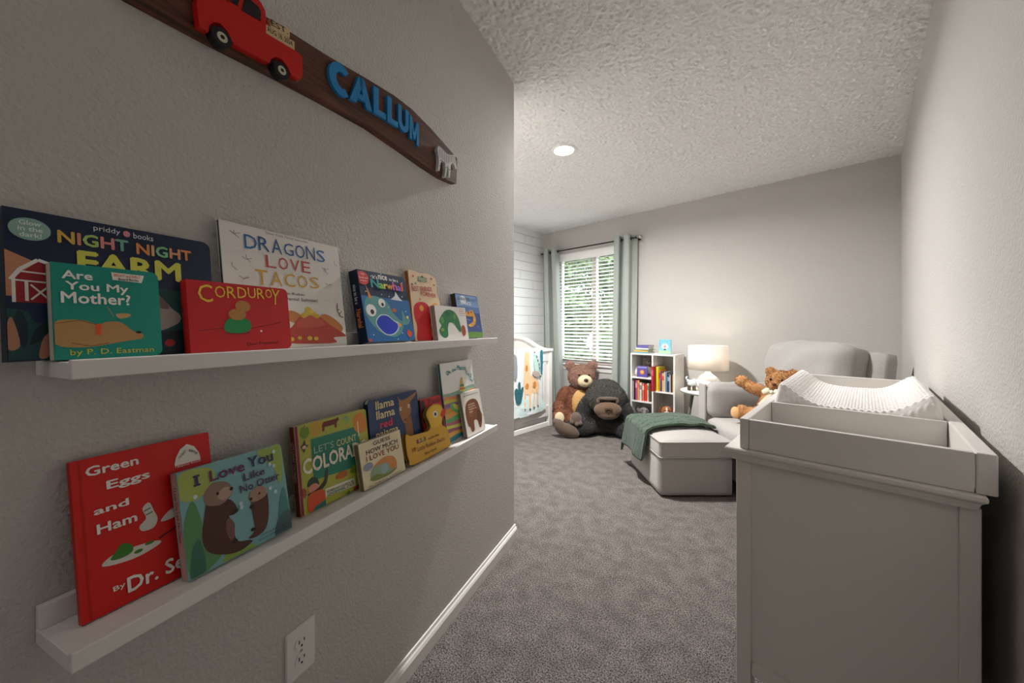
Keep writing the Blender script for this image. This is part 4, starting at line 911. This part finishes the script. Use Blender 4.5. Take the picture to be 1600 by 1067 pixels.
art(o, 'title', w, h, [('t', Wt, "It's", (.26, .895, .36, .95), .05), ('t', Wt, 'nice', (.38, .90, .56, .985), 0, .02), ('t', Wt, 'to be a', (.60, .90, .80, .945), -.02)] + [('t', c_, ch, (x_, .77 + d_, x_ + w_, .77 + d_ + hh), 0, .03) for ch, c_, x_, w_, hh, d_ in (('N', '#2fa2a2', .22, .15, .12, .0), ('a', '#8fd058', .38, .085, .07, 0), ('r', '#e8d84a', .475, .06, .07, 0), ('w', '#e89a3c', .54, .12, .07, 0), ('h', '#d85ab0', .67, .085, .12, 0), ('a', '#9a6ad0', .765, .08, .07, 0), ('l', '#e0503c', .86, .03, .12, 0))] +
    [('t', '#f6dcd6', "My", (.05, .92, .11, .945)), ('t', '#f6dcd6', "touch and", (.005, .875, .16, .90)), ('t', '#f6dcd6', "sequins", (.02, .83, .14, .855))])
art(o, 'spine_title', .03, h, [('t', '#d8dde2', "nice to be a", (-.4, .64, 1.3, .70), -PI / 2), ('t', '#d87a3c', 'Narwhal', (-.3, .30, 1.3, .38), -PI / 2, .03)], y=0).matrix_local = T(-.0003, .03, 0, 0, 0, -PI / 2)
def wavy(w, h): return [(0, 0), (w, 0), (w * 1.0, h * .50), (w * 1.05, h * .57), (w * 1.02, h * .64), (w * .95, h * .72), (w * .98, h * .80), (w * .99, h * .90), (w * .95, h * .96), (w * .82, h * .98), (w * .70, h * 1.005), (w * .58, h * .995), (w * .46, h * .985), (w * .36, h * .985), (w * .2, h * 1.0), (.004, h), (0, h * .985)]
o, w, h = ledge_book(1, 'tall cream board book with scalloped outline and red lettering, on the upper ledge', -.893, -.747, .057, .027, 1.304, .018, '#e9cfae', outline=wavy, edge='#a5613a')
art(o, 'illustration', w, h, [('s', '#d2232a', P((.08, .0), (.10, .20), (.04, .36), (.08, .50), (.3, .56), (.55, .53), (.64, .4), (.58, .22), (.60, .0))), ('e', '#e8a24c', .32, .47, .07, .045), ('s', '#e8a24c', P((.60, .28), (.66, .5), (.9, .56), (.98, .4), (.98, .05), (.6, .05))), ('p', '#2f7a44', P((.29, .86), (.62, .87), (.62, .93), (.30, .925))), ('p', '#2f7a44', P((.4, .92), (.52, .925), (.46, .96)))] + [('e', c_, u_, v_, .028, .016) for c_, u_, v_ in (('#c2463a', .14, .92), ('#7a4a3a', .08, .80), ('#c2463a', .88, .84), ('#d98a4a', .3, .60), ('#c2463a', .8, .93), ('#5a8a6a', .2, .82))])
art(o, 'title', w, h, [('t', '#efe6d0', 'SESAME', (.31, .895, .60, .918)), ('t', '#efe6d0', 'STREET', (.31, .868, .60, .89)), ('t', '#b5323a', 'BEST FRIENDS', (.05, .72, .77, .785), .07, .012), ('t', '#b5323a', 'FOREVER', (.35, .65, .90, .71), -.03, .012)])
o, w, h = ledge_book(1, 'small white board book with a green arch, on the upper ledge', -.808, -.614, .083, .065, 1.197, .020, '#e9e5df', '#9a8f8a')
art(o, 'illustration', w, h, [('s', '#2f7d4c', P((.10, .12), (.05, .28), (.13, .42), (.08, .55), (.17, .72), (.30, .86), (.45, .90), (.60, .84), (.70, .68), (.74, .5), (.76, .3), (.70, .22), (.58, .42), (.50, .50), (.38, .50), (.32, .34), (.30, .12), (.2, .06))), ('e', '#5fa04c', .18, .58, .05, .1), ('e', '#1f6a46', .36, .78, .07, .09), ('e', '#5fa04c', .58, .70, .05, .08), ('e', '#8fae4a', .15, .3, .05, .05), ('e', '#a8442c', .84, .27, .075, .17)])
art(o, 'title', w, h, [('t', '#b0463c', t_, (.76, .925 - .065 * i, .76 + l_, .965 - .065 * i)) for i, (t_, l_) in enumerate((('The Very', .20), ('Hungry', .17), ('Caterpillar', .21)))] + [('t', '#6a6a6a', 'by Eric Carle', (.76, .73, .97, .765))])
o, w, h = ledge_book(1, 'small blue board book with an orange shape, rightmost on the upper ledge', -.630, -.458, .060, .030, 1.253, .022, '#38508c', '#3a3026', '0110', .016)
art(o, 'illustration', w, h, [('p', '#7a9cc4', P((.0, .66), (.0, .98), (.9, .98), (1., .9), (1., .66))), ('p', '#5a78b0', P((.0, .58), (.0, .72), (1., .72), (1., .58))), ('e', '#dfe8ea', .30, .88, .14, .09), ('s', '#d99a3c', P((.05, .55), (.25, .64), (.45, .60), (.62, .66), (.76, .50), (.72, .34), (.52, .26), (.36, .30), (.50, .34), (.62, .40), (.64, .50), (.5, .5), (.25, .52))), ('p', '#5f8a3c', P((.0, .0), (.0, .12), (.5, .15), (1., .13), (1., .05), (.95, .0)))] + [('e', '#8a4f26', .2 + .13 * i, .58 + .02 * (i % 2), .035, .025) for i in range(4)] + [('e', '#e8c44a', .68, .42, .03, .03), ('e', '#e8c44a', .45, .29, .05, .03)] + [('e', '#c8d4ea', (i * .37 + .1) % .95, .18 + (i * .23) % .38, .012, .008) for i in range(12)])
art(o, 'title', w, h, [('t', '#26324f', "GIRAFFES", (.08, .86, .60, .93), 0, .01), ('t', '#26324f', "CAN'T", (.64, .86, .93, .92), 0, .01), ('t', '#e6ecf0', 'DANCE', (.18, .76, .62, .83), 0, .02)])
# --- lower ledge
o, w, h = ledge_book(0, 'large red hardcover picture book with white serif title, leftmost on the lower ledge', -1.596, -1.428, .056, .016, .932, .011, '#d5160f', '#c5140e', hard=True)
art(o, 'illustration', w, h, [('p', '#c0120c', P((.045, .0), (.06, .0), (.06, 1.), (.045, 1.))), ('s', '#ded8ce', P((.14, .295), (.20, .34), (.36, .34), (.52, .315), (.50, .285), (.33, .265))), ('s', '#3f7f2c', P((.19, .315), (.22, .35), (.27, .39), (.33, .36), (.33, .315), (.26, .30))), ('e', '#3f7f2c', .37, .30, .03, .012), ('e', '#3f7f2c', .45, .325, .035, .010), ('l', '#5c1210', P((.52, .33), (.72, .38)), .003), ('s', '#d9d3c9', P((.41, .42), (.39, .46), (.44, .50), (.42, .57), (.47, .60), (.50, .53), (.52, .47), (.49, .42))), ('s', '#d9d3c9', P((.54, .44), (.62, .50), (.70, .49), (.66, .44))), ('l', '#3c3531', P((.43, .55), (.48, .56)), .0014), ('l', '#3c3531', P((.44, .52), (.49, .53)), .0014),
    ('p', '#efe9df', P((.69, .785), (.90, .785), (.905, .815), (.895, .86), (.86, .915), (.80, .945), (.74, .915), (.70, .86), (.685, .815))), ('p', '#d5160f', P((.695, .800), (.897, .800), (.897, .782), (.695, .782)))])
art(o, 'title', w, h, [('t', Wt, 'Green', (.085, .885, .42, .945), 0, .024), ('t', Wt, 'Eggs', (.205, .755, .49, .825), 0, .024), ('t', Wt, 'and', (.115, .63, .33, .675), 0, .024), ('t', Wt, 'Ham', (.125, .505, .375, .565), 0, .024), ('t', Wt, 'By', (.19, .105, .265, .145), .06, .012), ('t', Wt, 'Dr. Seuss', (.28, .065, .89, .16), .0, .024),
    ('t', Wt, 'Beginner Books', (.705, .784, .89, .797)), ('t', '#2a2422', 'I CAN READ IT', (.705, .865, .795, .882), .75), ('t', '#2a2422', 'ALL BY MYSELF', (.80, .865, .89, .882), -.75)])
o, w, h = ledge_book(0, 'pale blue picture book with two brown otters, on the lower ledge', -1.490, -1.316, .086, .049, .884, .019, '#7fb0b2', '#c9a99c', '0110', .008)
art(o, 'illustration', w, h, [('s', '#a9b85a', P((.0, .75), (.02, .98), (.25, .97), (.3, .85), (.15, .7))), ('s', '#5f8f5a', P((.0, .45), (.1, .7), (.18, .35), (.3, .12), (.1, .0), (.0, .1))), ('s', '#3f6f5a', P((.02, .0), (.05, .25), (.12, .32), (.14, .02))), ('s', '#8aa84c', P((.3, .0), (.36, .12), (.5, .08), (.6, .0))), ('s', '#9fb75a', P((.72, .97), (.86, .99), (.98, .98), (.98, .7), (.92, .55), (.88, .75))), ('s', '#4f8a86', P((.84, .0), (.88, .3), (.96, .5), (.99, .2), (.98, .02))), ('s', '#4a6468', P((.8, .0), (.86, .18), (.99, .22), (.99, .03), (.97, .0))),
    ('s', '#4f2f26', P((.20, .62), (.22, .70), (.34, .62), (.42, .57), (.46, .47), (.43, .42), (.38, .42), (.42, .33), (.41, .22), (.44, .14), (.54, .10), (.56, .07), (.44, .04), (.30, .08), (.17, .18), (.14, .34))), ('s', '#8f7464', P((.20, .62), (.19, .72), (.27, .80), (.38, .78), (.44, .70), (.42, .62), (.34, .57), (.26, .58))), ('s', '#b59a86', P((.30, .66), (.36, .72), (.43, .70), (.42, .63), (.35, .6))), ('s', '#7a5548', P((.36, .40), (.41, .36), (.41, .22), (.37, .18), (.34, .3))), ('e', '#241813', .43, .685, .018, .018), ('e', '#241813', .305, .685, .013, .016), ('e', '#3a221b', .44, .45, .03, .025), ('e', '#3a221b', .40, .16, .03, .02),
    ('s', '#5a3428', P((.60, .46), (.62, .52), (.70, .48), (.77, .50), (.76, .28), (.71, .14), (.62, .10), (.53, .12), (.60, .17), (.60, .30))), ('s', '#a88872', P((.585, .52), (.61, .58), (.68, .61), (.76, .57), (.76, .49), (.68, .46), (.61, .47))), ('e', '#241813', .60, .505, .015, .016), ('e', '#241813', .69, .53, .011, .013), ('e', '#3a221b', .60, .42, .022, .022), ('e', '#3a221b', .58, .19, .022, .018)] + [('e', '#c9dfdf', u_, v_, .018, .022) for u_, v_ in ((.12, .73), (.46, .84), (.50, .5), (.84, .80), (.88, .77), (.81, .54), (.86, .48), (.50, .46), (.90, .93))])
art(o, 'title', w, h, [('p', '#3d3566', P((.118, .825), (.172, .825), (.172, .843), (.157, .843), (.157, .912), (.172, .912), (.172, .93), (.118, .93), (.118, .912), (.133, .912), (.133, .843), (.118, .843))), ('t', '#6a2f56', 'Love', (.255, .825, .575, .93), 0, .02), ('t', '#3d3566', 'You', (.615, .835, .88, .945), 0, .02), ('t', '#5a3560', 'Like', (.555, .715, .77, .795), 0, .014), ('t', '#5a3560', 'No Otter', (.505, .605, .92, .685), 0, .014), ('t', '#2f4448', 'words by Rose Rossner', (.64, .078, .95, .105), 0, 0), ('t', '#2f4448', 'pictures by Sydney Hanson', (.62, .04, .96, .065), 0, 0)])
art(o, 'spine_title', .019, h, [('t', '#6a4a5a', 'I Love You Like No Otter', (-1.8, .58, 2.8, .63), -PI / 2)], y=0).matrix_local = T(-.0003, .019, 0, 0, 0, -PI / 2)
o, w, h = ledge_book(0, 'lime green picture book with magenta spine and cream capitals, on the lower ledge', -1.279, -1.077, .062, .038, .907, .017, '#b0b244', '#6a1236', '0010', .008)
art(o, 'illustration', w, h, [('p', '#8a1c4a', P((.0, .0), (.035, .0), (.035, 1.), (.0, 1.))), ('s', '#c9a13c', P((.2, .99), (.35, .98), (.3, .85), (.2, .86))), ('p', '#2a8068', P((.18, .34), (.88, .28), (.84, .80), (.18, .81))), ('s', '#dd8a35', P((.78, .80), (.80, .93), (.90, .97), (.97, .9), (.98, .72), (.85, .70))), ('s', '#6f8f2c', P((.06, .90), (.08, .97), (.12, .955), (.16, .96), (.165, .88), (.12, .84), (.07, .86))), ('l', '#4a4a22', P((.11, .96), (.125, .985)), .002),
    ('p', '#6f2c1c', P((.335, .86), (.36, .86), (.365, .905), (.50, .905), (.505, .86), (.53, .86), (.535, .92), (.57, .95), (.56, .985), (.52, .97), (.36, .97), (.335, .94))), ('p', '#7fae7a', P((.62, .95), (.68, .98), (.72, .93), (.66, .86), (.68, .93))), ('l', '#ece6d2', P((.845, .66), (.845, .86)), .003), ('p', '#4f3a2c', P((.05, .76), (.08, .78), (.11, .83), (.115, .77), (.15, .75), (.11, .73), (.09, .68), (.075, .72))), ('e', '#d8b0a0', .095, .745, .025, .02),
    ('s', '#2f4a3c', P((.095, .30), (.12, .36), (.17, .38), (.22, .34), (.235, .27), (.16, .28))), ('e', '#d98a7a', .165, .255, .065, .05), ('s', '#3a3a2c', P((.09, .215), (.2, .23), (.30, .29), (.33, .40), (.36, .41), (.34, .27), (.26, .2), (.12, .19))), ('s', '#d9562c', P((.09, .02), (.10, .19), (.20, .21), (.28, .19), (.30, .08), (.24, .03))), ('p', '#2a7a74', P((.14, .0), (.3, .0), (.30, .07), (.16, .04))), ('s', '#b9642c', P((.46, .25), (.5, .30), (.6, .30), (.62, .24), (.54, .22))), ('s', '#6f8f2c', P((.66, .25), (.72, .33), (.78, .30), (.76, .22))), ('p', '#e9e2ca', P((.30, .095), (.725, .06), (.72, .165), (.305, .19))), ('s', '#a8522c', P((.04, .2), (.04, .3), (.075, .27), (.07, .2))), ('s', '#a0402c', P((.70, .0), (.72, .05), (.85, .05), (.9, .0))), ('p', '#4a7a3c', P((.58, .0), (.62, .05), (.64, .0)))])
art(o, 'title', w, h, [('t', '#a9bfa6', "LET'S", (.205, .635, .465, .715), 0, .0), ('t', '#c9cf8e', 'COUNT', (.505, .625, .80, .705), 0, .02), ('t', '#e9e3cf', 'COLORADO', (.06, .435, .97, .60), -.01, .03), ('t', '#5a5a3a', 'NUMBERS AND COLORS IN THE', (.32, .125, .70, .15), -.04), ('t', '#3a7a6a', 'CENTENNIAL STATE', (.32, .085, .71, .118), -.04, .02)])
art(o, 'spine_title', .017, h, [('t', '#d8a0b4', "LET'S COUNT COLORADO", (-2., .58, 3., .62), -PI / 2)], y=0).matrix_local = T(-.0003, .017, 0, 0, 0, -PI / 2)
o, w, h = ledge_book(0, 'small cream board book with brown capitals, on the lower ledge', -1.130, -.978, .089, .067, .829, .016, '#e6d8b4', '#8f8468')
art(o, 'illustration', w, h, [('s', '#8fa88a', P((.16, .2), (.2, .36), (.38, .46), (.6, .46), (.78, .3), (.76, .16), (.47, .1), (.25, .12))), ('s', '#d28a4a', P((.25, .40), (.38, .48), (.52, .52), (.72, .46), (.80, .3), (.76, .18), (.62, .2), (.60, .34), (.45, .40))), ('s', '#9ab5b0', P((.42, .2), (.42, .34), (.55, .36), (.58, .22), (.5, .16))), ('s', '#7f8a4a', P((.14, .18), (.3, .22), (.5, .14), (.8, .17), (.6, .08), (.25, .1))), ('e', '#8f97a4', .14, .46, .11, .085)])
art(o, 'title', w, h, [('t', '#3f3226', 'GUESS', (.31, .865, .72, .955), 0, .012), ('t', '#3f3226', 'HOW MUCH', (.135, .715, .89, .815), 0, .012), ('t', '#8a3a26', 'I LOVE YOU', (.12, .575, .90, .685), 0, .012), ('t', '#5a4a38', 'Sam McBratney  Anita Jeram', (.10, .02, .88, .05))])
o, w, h = ledge_book(0, 'navy board book with cream title and tan animal face, on the lower ledge', -1.067, -.860, .056, .035, .925, .016, '#1c3a66', '#14294a', '0011', .010)
art(o, 'illustration', w, h, [('s', '#a8703f', P((.56, .97), (.58, .88), (.57, .75), (.62, .62), (.68, .55), (.76, .60), (.83, .72), (.82, .84), (.92, .90), (.99, .97), (.84, .93), (.72, .90), (.62, .90))), ('s', '#96623a', P((.68, .58), (.80, .66), (.84, .4), (.82, .0), (.66, .0), (.69, .3))), ('e', '#ece8de', .605, .78, .022, .026), ('e', '#ece8de', .78, .79, .024, .028), ('e', '#2a1d15', .608, .78, .010, .012), ('e', '#2a1d15', .777, .79, .010, .012), ('e', '#7a4a2c', .68, .61, .035, .016)])
art(o, 'title', w, h, [('t', '#e6d59a', 'llama', (.13, .86, .475, .965), 0, .02), ('t', '#e6d59a', 'llama', (.13, .73, .475, .835), 0, .02), ('t', '#d83a52', 'red', (.185, .60, .41, .70), 0, .03), ('t', '#e6d59a', 'pajama', (.10, .47, .52, .575), 0, .02)])
def duck(w, h): return smooth([(.02 * w, .13 * h), (.0, .3 * h), (.03 * w, .60 * h), (.12 * w, .555 * h), (.30 * w, .53 * h), (.50 * w, .51 * h), (.57 * w, .575 * h), (.555 * w, .70 * h), (.525 * w, .83 * h), (.60 * w, .95 * h), (.76 * w, 1. * h), (.91 * w, .94 * h), (.945 * w, .82 * h), (.90 * w, .66 * h), (.86 * w, .52 * h), (.97 * w, .40 * h), (1.0 * w, .2 * h), (.98 * w, .03 * h), (.9 * w, .012 * h), (.1 * w, .012 * h)], 4)
o, w, h = ledge_book(0, 'yellow duck-shaped board book on the lower ledge', -.962, -.745, .090, .058, .868, .014, '#d9a52a', outline=duck, edge='#8a7038')
art(o, 'illustration', w, h, [('s', '#e6b93a', P((.60, .55), (.56, .80), (.64, .93), (.76, .97), (.88, .92), (.92, .8), (.86, .62), (.80, .54))), ('s', '#d23a26', P((.86, .70), (.87, .77), (.95, .84), (1.02, .82), (.99, .73), (.93, .67))), ('e', '#efe9dc', .735, .79, .055, .065), ('e', '#3a5a7a', .735, .79, .030, .040), ('e', '#1d1a18', .735, .79, .016, .022)])
art(o, 'title', w, h, [('t', '#7a3a5a', '1', (.225, .355, .25, .435), 0, .02), ('t', '#3a6a8a', ',2,', (.265, .345, .36, .435), 0, .02), ('t', '#3a7a4a', '3', (.375, .35, .42, .43), 0, .02), ('t', '#8a5a2c', 'with the', (.47, .335, .74, .385)), ('t', '#b0402c', '10', (.10, .245, .18, .315), 0, .012), ('t', '#7a4a2c', 'Little Rubber Ducks', (.21, .20, .86, .28), -.03, .008), ('t', '#4a3a22', 'Eric Carle', (.35, .085, .62, .135))])
o, w, h = ledge_book(0, 'red board book peeking out behind the yellow duck-shaped book', -.847, -.733, .070, .036, .888, .015, '#c5202a', '#2f2a2a', '0010', .008)
art(o, 'illustration', w, h, [('p', '#3a2f2c', P((.0, .55), (.0, .98), (.18, .98), (.2, .6))), ('s', '#1d1a1c', P((.74, .40), (.76, .55), (.86, .62), (.95, .52), (.92, .36), (.82, .3))), ('s', '#d8c8c4', P((.70, .70), (.86, .74), (.98, .70), (.92, .66))), ('s', '#d86a4a', P((.6, .0), (.62, .25), (.9, .3), (.99, .2), (.98, .0)))])
art(o, 'title', w, h, [('t', '#2a1416', 'Peek', (.36, .87, .97, .97), -.04, .01)])
o, w, h = ledge_book(0, 'tall white hardcover with teal title over rainbow stripes, on the lower ledge', -.727, -.505, .066, .030, .994, .012, '#eceae6', '#3a7a7a', hard=True)
ST = ['#1f7f86', '#d9a04a', '#9a5a7a', '#cfd05a', '#b56a7a', '#5fae6a', '#e0a05a', '#cf9a3c', '#8a6a9a', '#c9c24a', '#d98a5a', '#8fae9a']
stripes = []
for i, c_ in enumerate(ST):
    z0_ = .0 + .052 * i; z1_ = z0_ + .053
    up_ = [(u_, z1_ + .018 * math.sin(u_ * 5 + i * .9)) for u_ in [k / 12 for k in range(13)]]; lo_ = [(u_, max(0, z0_ + .018 * math.sin(u_ * 5 + (i - 1) * .9))) for u_ in [k / 12 for k in range(13)]]
    stripes.append(('p', c_, lo_ + up_[::-1]))
art(o, 'illustration', w, h, stripes + [('s', '#d9b24a', P((.49, .60), (.52, .68), (.56, .76), (.62, .77), (.63, .68), (.66, .60))), ('s', '#5a8a6a', P((.515, .655), (.53, .685), (.63, .68), (.635, .65))), ('s', '#b5643a', P((.505, .615), (.51, .635), (.645, .63), (.65, .61))), ('e', '#6fae6a', .3, .40, .16, .05, -.5), ('e', '#cfd05a', .34, .41, .12, .03, -.5), ('e', '#2c6aa0', .50, .45, .06, .05)])
art(o, 'title', w, h, [('t', '#1f97a0', 'Oh,', (.15, .84, .275, .905), .35, .02), ('t', '#1f97a0', 'the', (.315, .875, .43, .92), .12, .02), ('t', '#1f97a0', 'Places', (.48, .875, .76, .935), -.1, .02), ('t', '#1f97a0', "You'll", (.72, .775, .93, .835), -.5, .02), ('t', '#1f97a0', 'Go!', (.83, .69, .97, .745), -.6, .02)])
o, w, h = ledge_book(0, 'small white board book with a brown shape, rightmost on the lower ledge', -.642, -.502, .095, .062, .877, .016, '#e8e2d8', '#8f8a84')
art(o, 'illustration', w, h, [('s', '#7a4424', P((.12, .25), (.08, .5), (.16, .72), (.35, .80), (.62, .80), (.80, .70), (.88, .45), (.92, .35), (.80, .12), (.68, .10), (.62, .28), (.45, .30), (.40, .10), (.26, .08), (.2, .2))), ('s', '#8f5630', P((.2, .5), (.3, .72), (.5, .72), (.5, .5), (.35, .4))), ('s', '#5f3218', P((.62, .3), (.7, .5), (.85, .45), (.82, .2)))])
art(o, 'title', w, h, [('t', '#3a342e', 'BILL MARTIN JR / ERIC CARLE', (.12, .90, .90, .93))] + [('t', '#ece2d2', t_, (.28, .68 - .055 * i, .28 + l_, .71 - .055 * i)) for i, (t_, l_) in enumerate((('Brown Bear,', .36), ('Brown Bear,', .36), ('What Do You', .40), ('See?', .16)))])

# ------------------------------------------------------------------ name sign, outlet
SG = thing('wall_sign', 'long dark brown wooden sign with blue letters and a red truck, above the ledges', 'sign', M=frame(-1.06, 1.73, .012))
SX = lambda s: s + 1.06
top = [(-1.56, 1.748), (-1.44, 1.752), (-1.328, 1.759), (-1.18, 1.778), (-1.05, 1.800), (-.95, 1.815), (-.87, 1.818), (-.77, 1.806), (-.68, 1.789), (-.602, 1.774)]
bot = [(-.608, 1.674), (-.70, 1.663), (-.80, 1.664), (-.90, 1.669), (-1.046, 1.674), (-1.194, 1.664), (-1.316, 1.653), (-1.423, 1.641), (-1.56, 1.63)]
b = B(); b.prism([(SX(s_), z_ - 1.73) for s_, z_ in top + bot][::-1], -.012, .012); b.obj('board', wood_mat('#33190f', '#6b3a22'), SG)
def sgp(name, pts, y0, y1, m, parent=SG, sm=0):
    q = [(SX(s_), z_ - 1.73) for s_, z_ in (smooth(pts, sm) if sm else pts)]
    b = B(); b.prism(q, y0, y1); return b.obj(name, m, parent)
RED = mat('#c8150f', .45)
body = [(-1.452, 1.642), (-1.438, 1.643), (-1.437, 1.655), (-1.430, 1.667), (-1.420, 1.672), (-1.408, 1.666), (-1.398, 1.650), (-1.345, 1.656), (-1.331, 1.659), (-1.328, 1.668), (-1.318, 1.680), (-1.306, 1.683), (-1.293, 1.676), (-1.285, 1.664), (-1.272, 1.664), (-1.262, 1.668), (-1.258, 1.68), (-1.259, 1.721), (-1.275, 1.722), (-1.338, 1.714),
        (-1.338, 1.745), (-1.340, 1.758), (-1.347, 1.767), (-1.358, 1.772), (-1.378, 1.772), (-1.390, 1.766), (-1.400, 1.742), (-1.405, 1.722), (-1.44, 1.714), (-1.452, 1.704), (-1.456, 1.68)]
tr = sgp('truck', body, -.026, -.012, RED)
sgp('side_window', [(-1.384, 1.724), (-1.349, 1.729), (-1.3485, 1.748), (-1.353, 1.755), (-1.372, 1.757), (-1.379, 1.752)], -.0268, -.0258, BLACK, tr)
sgp('windscreen', [(-1.404, 1.724), (-1.391, 1.726), (-1.386, 1.752), (-1.392, 1.748)], -.0268, -.0258, BLACK, tr)
for cs, cz in ((-1.419, 1.646), (-1.308, 1.657)):
    b = B(); b.cyl((SX(cs), -.030, cz - 1.73), (SX(cs), -.012, cz - 1.73), .0165, n=28); b.cyl((SX(cs), -.0312, cz - 1.73), (SX(cs), -.0298, cz - 1.73), .0085, n=20, mi=1); b.cyl((SX(cs), -.032, cz - 1.73), (SX(cs), -.0310, cz - 1.73), .0035, n=12)
    b.obj('wheel', [mat('#16181a', .6), mat('#c9c2ae', .5)], tr)
PLY = mat('#d8be94', .7)
def plate(x0, x1, z0, z1, txt):
    p = sgp('plate', [(x0, z0), (x1, z0 + .008), (x1, z1 + .008), (x0, z1)], -.0245, -.012, PLY, SG)
    a_ = art(p, 'plate_text', x1 - x0, z1 - z0, [('t', '#2a1d15', txt, (.06, .20, .94, .82), 0, .012)], y=-.0250)
    a_.matrix_local = Matrix.Translation((SX(x0), 0, z0 - 1.73 + .001)) @ Matrix.Rotation(-math.atan2(.008, x1 - x0), 4, 'Y')
plate(-1.328, -1.287, 1.734, 1.752, 'EST.'); plate(-1.3375, -1.276, 1.7145, 1.733, 'AUG 18, 2024')
BLU = mat('#1f86c4', .4)
def outlines(ch):
    arc = lambda cx, cz, rx, rz, a0, a1, n: [(cx + rx * math.cos(math.radians(a0 + (a1 - a0) * k / n)), cz + rz * math.sin(math.radians(a0 + (a1 - a0) * k / n))) for k in range(n + 1)]
    if ch == 'C': return [arc(.56, .5, .56, .5, 48, 312, 22) + arc(.60, .5, .27, .25, 305, 55, 18)]
    if ch == 'L': return [[(0, 0), (1, 0), (1, .22), (.40, .22), (.40, 1), (0, 1)]]
    if ch == 'A': return [[(0, 0), (.27, 0), (.58, .82), (.58, 1), (.38, 1)], [(1, 0), (.73, 0), (.42, .82), (.42, 1), (.62, 1)], [(.24, .20), (.76, .20), (.68, .40), (.32, .40)]]
    if ch == 'U': return [[(0, 1), (0, .38)] + arc(.5, .38, .5, .38, 180, 360, 16)[1:] + [(1, 1), (.68, 1), (.68, .40)] + arc(.5, .40, .18, .17, 360, 180, 10)[1:] + [(.32, 1)]]
    return [[(0, 0), (.24, 0), (.24, .55), (.42, .12), (.58, .12), (.76, .55), (.76, 0), (1, 0), (1, 1), (.76, 1), (.5, .42), (.24, 1), (0, 1)]]
def letter(ch, x0, x1, z0, z1, dz=0.0):
    b = B()
    for q in outlines(ch):
        b.prism([(SX(x0 + u_ * (x1 - x0)), z0 + v_ * (z1 - z0) + dz * u_ - 1.73) for u_, v_ in q], -.0215, -.0125)
    bmesh.ops.recalc_face_normals(b.bm, faces=list(b.bm.faces)); b.obj('letter', BLU, SG)
for ch, x0, x1, z0, z1, dz in (('C', -1.186, -1.124, 1.697, 1.775, .0), ('A', -1.124, -1.048, 1.705, 1.778, .006), ('L', -1.043, -.995, 1.713, 1.787, .004), ('L', -.990, -.945, 1.716, 1.791, .003), ('U', -.944, -.896, 1.720, 1.793, .0), ('M', -.892, -.847, 1.715, 1.788, -.008)):
    letter(ch, x0, x1, z0, z1, dz)
ZB = mat('#d9d9d6', .35); 
zb_ = sgp('zebra', [(-.750, 1.742), (-.742, 1.757), (-.725, 1.757), (-.69, 1.752), (-.662, 1.758), (-.645, 1.768), (-.636, 1.766), (-.634, 1.755), (-.628, 1.735), (-.626, 1.722), (-.633, 1.718), (-.641, 1.730), (-.652, 1.735), (-.664, 1.722), (-.666, 1.70), (-.672, 1.672), (-.680, 1.672), (-.680, 1.70), (-.684, 1.715), (-.690, 1.69), (-.698, 1.662), (-.705, 1.663), (-.699, 1.69), (-.702, 1.715), (-.722, 1.715), (-.730, 1.70), (-.736, 1.672), (-.744, 1.672), (-.740, 1.70), (-.742, 1.722)][::-1], -.024, -.012, ZB)
st = art(zb_, 'stripes', 1, 1, [('l', '#2c2c2c', [(SX(a0), z0 - 1.73), (SX(a1), z1 - 1.73)], .0022) for a0, z0, a1, z1 in ((-.738, 1.752, -.735, 1.722), (-.728, 1.754, -.726, 1.720), (-.717, 1.754, -.716, 1.718), (-.706, 1.753, -.705, 1.717), (-.695, 1.751, -.694, 1.718), (-.683, 1.752, -.683, 1.720), (-.672, 1.753, -.672, 1.728), (-.661, 1.756, -.660, 1.734), (-.651, 1.763, -.650, 1.738), (-.641, 1.763, -.640, 1.736), (-.733, 1.712, -.725, 1.712), (-.739, 1.69, -.733, 1.69), (-.700, 1.70, -.692, 1.70), (-.680, 1.70, -.668, 1.70))] + [('l', '#2c2c2c', [(SX(-.75), .012), (SX(-.76), -.02)], .004)], y=-.0243)

ol = thing('wall_outlet', 'white duplex wall outlet low on the left wall, below the lower ledge', 'outlet', M=frame(-1.238, .382, .0005))
b = B(); b.prism(rrect(-.036, -.0565, .036, .0565, .003, '1111', 3), -.0045, 0); b.prism(rrect(-.034, -.0545, .034, .0545, .003, '1111', 3), -.0062, -.0045); b.obj('plate', TRIM, ol)
for cz in (.0195, -.0195):
    b = B(); b.prism([(.0165 * math.cos(q_) if abs(math.cos(q_)) < .96 else .0165 * .96 * (1 if math.cos(q_) > 0 else -1), cz + max(-.0135, min(.0135, .0165 * math.sin(q_)))) for q_ in [2 * PI * k / 28 for k in range(28)]], -.0078, -.0062); rc = b.obj('receptacle', TRIM, ol)
    b = B(); b.box(-.0075, -.0050, -.0081, -.0076, cz - .001, cz + .0075); b.box(.0050, .0075, -.0081, -.0076, cz - .000, cz + .0065); b.cyl((0, -.0081, cz - .0075), (0, -.0076, cz - .0075), .0026, n=12); b.obj('slots', BLACK, rc)
b = B(); b.cyl((0, -.0074, 0), (0, -.0061, 0), .003, n=14); b.obj('screw', METAL, ol)
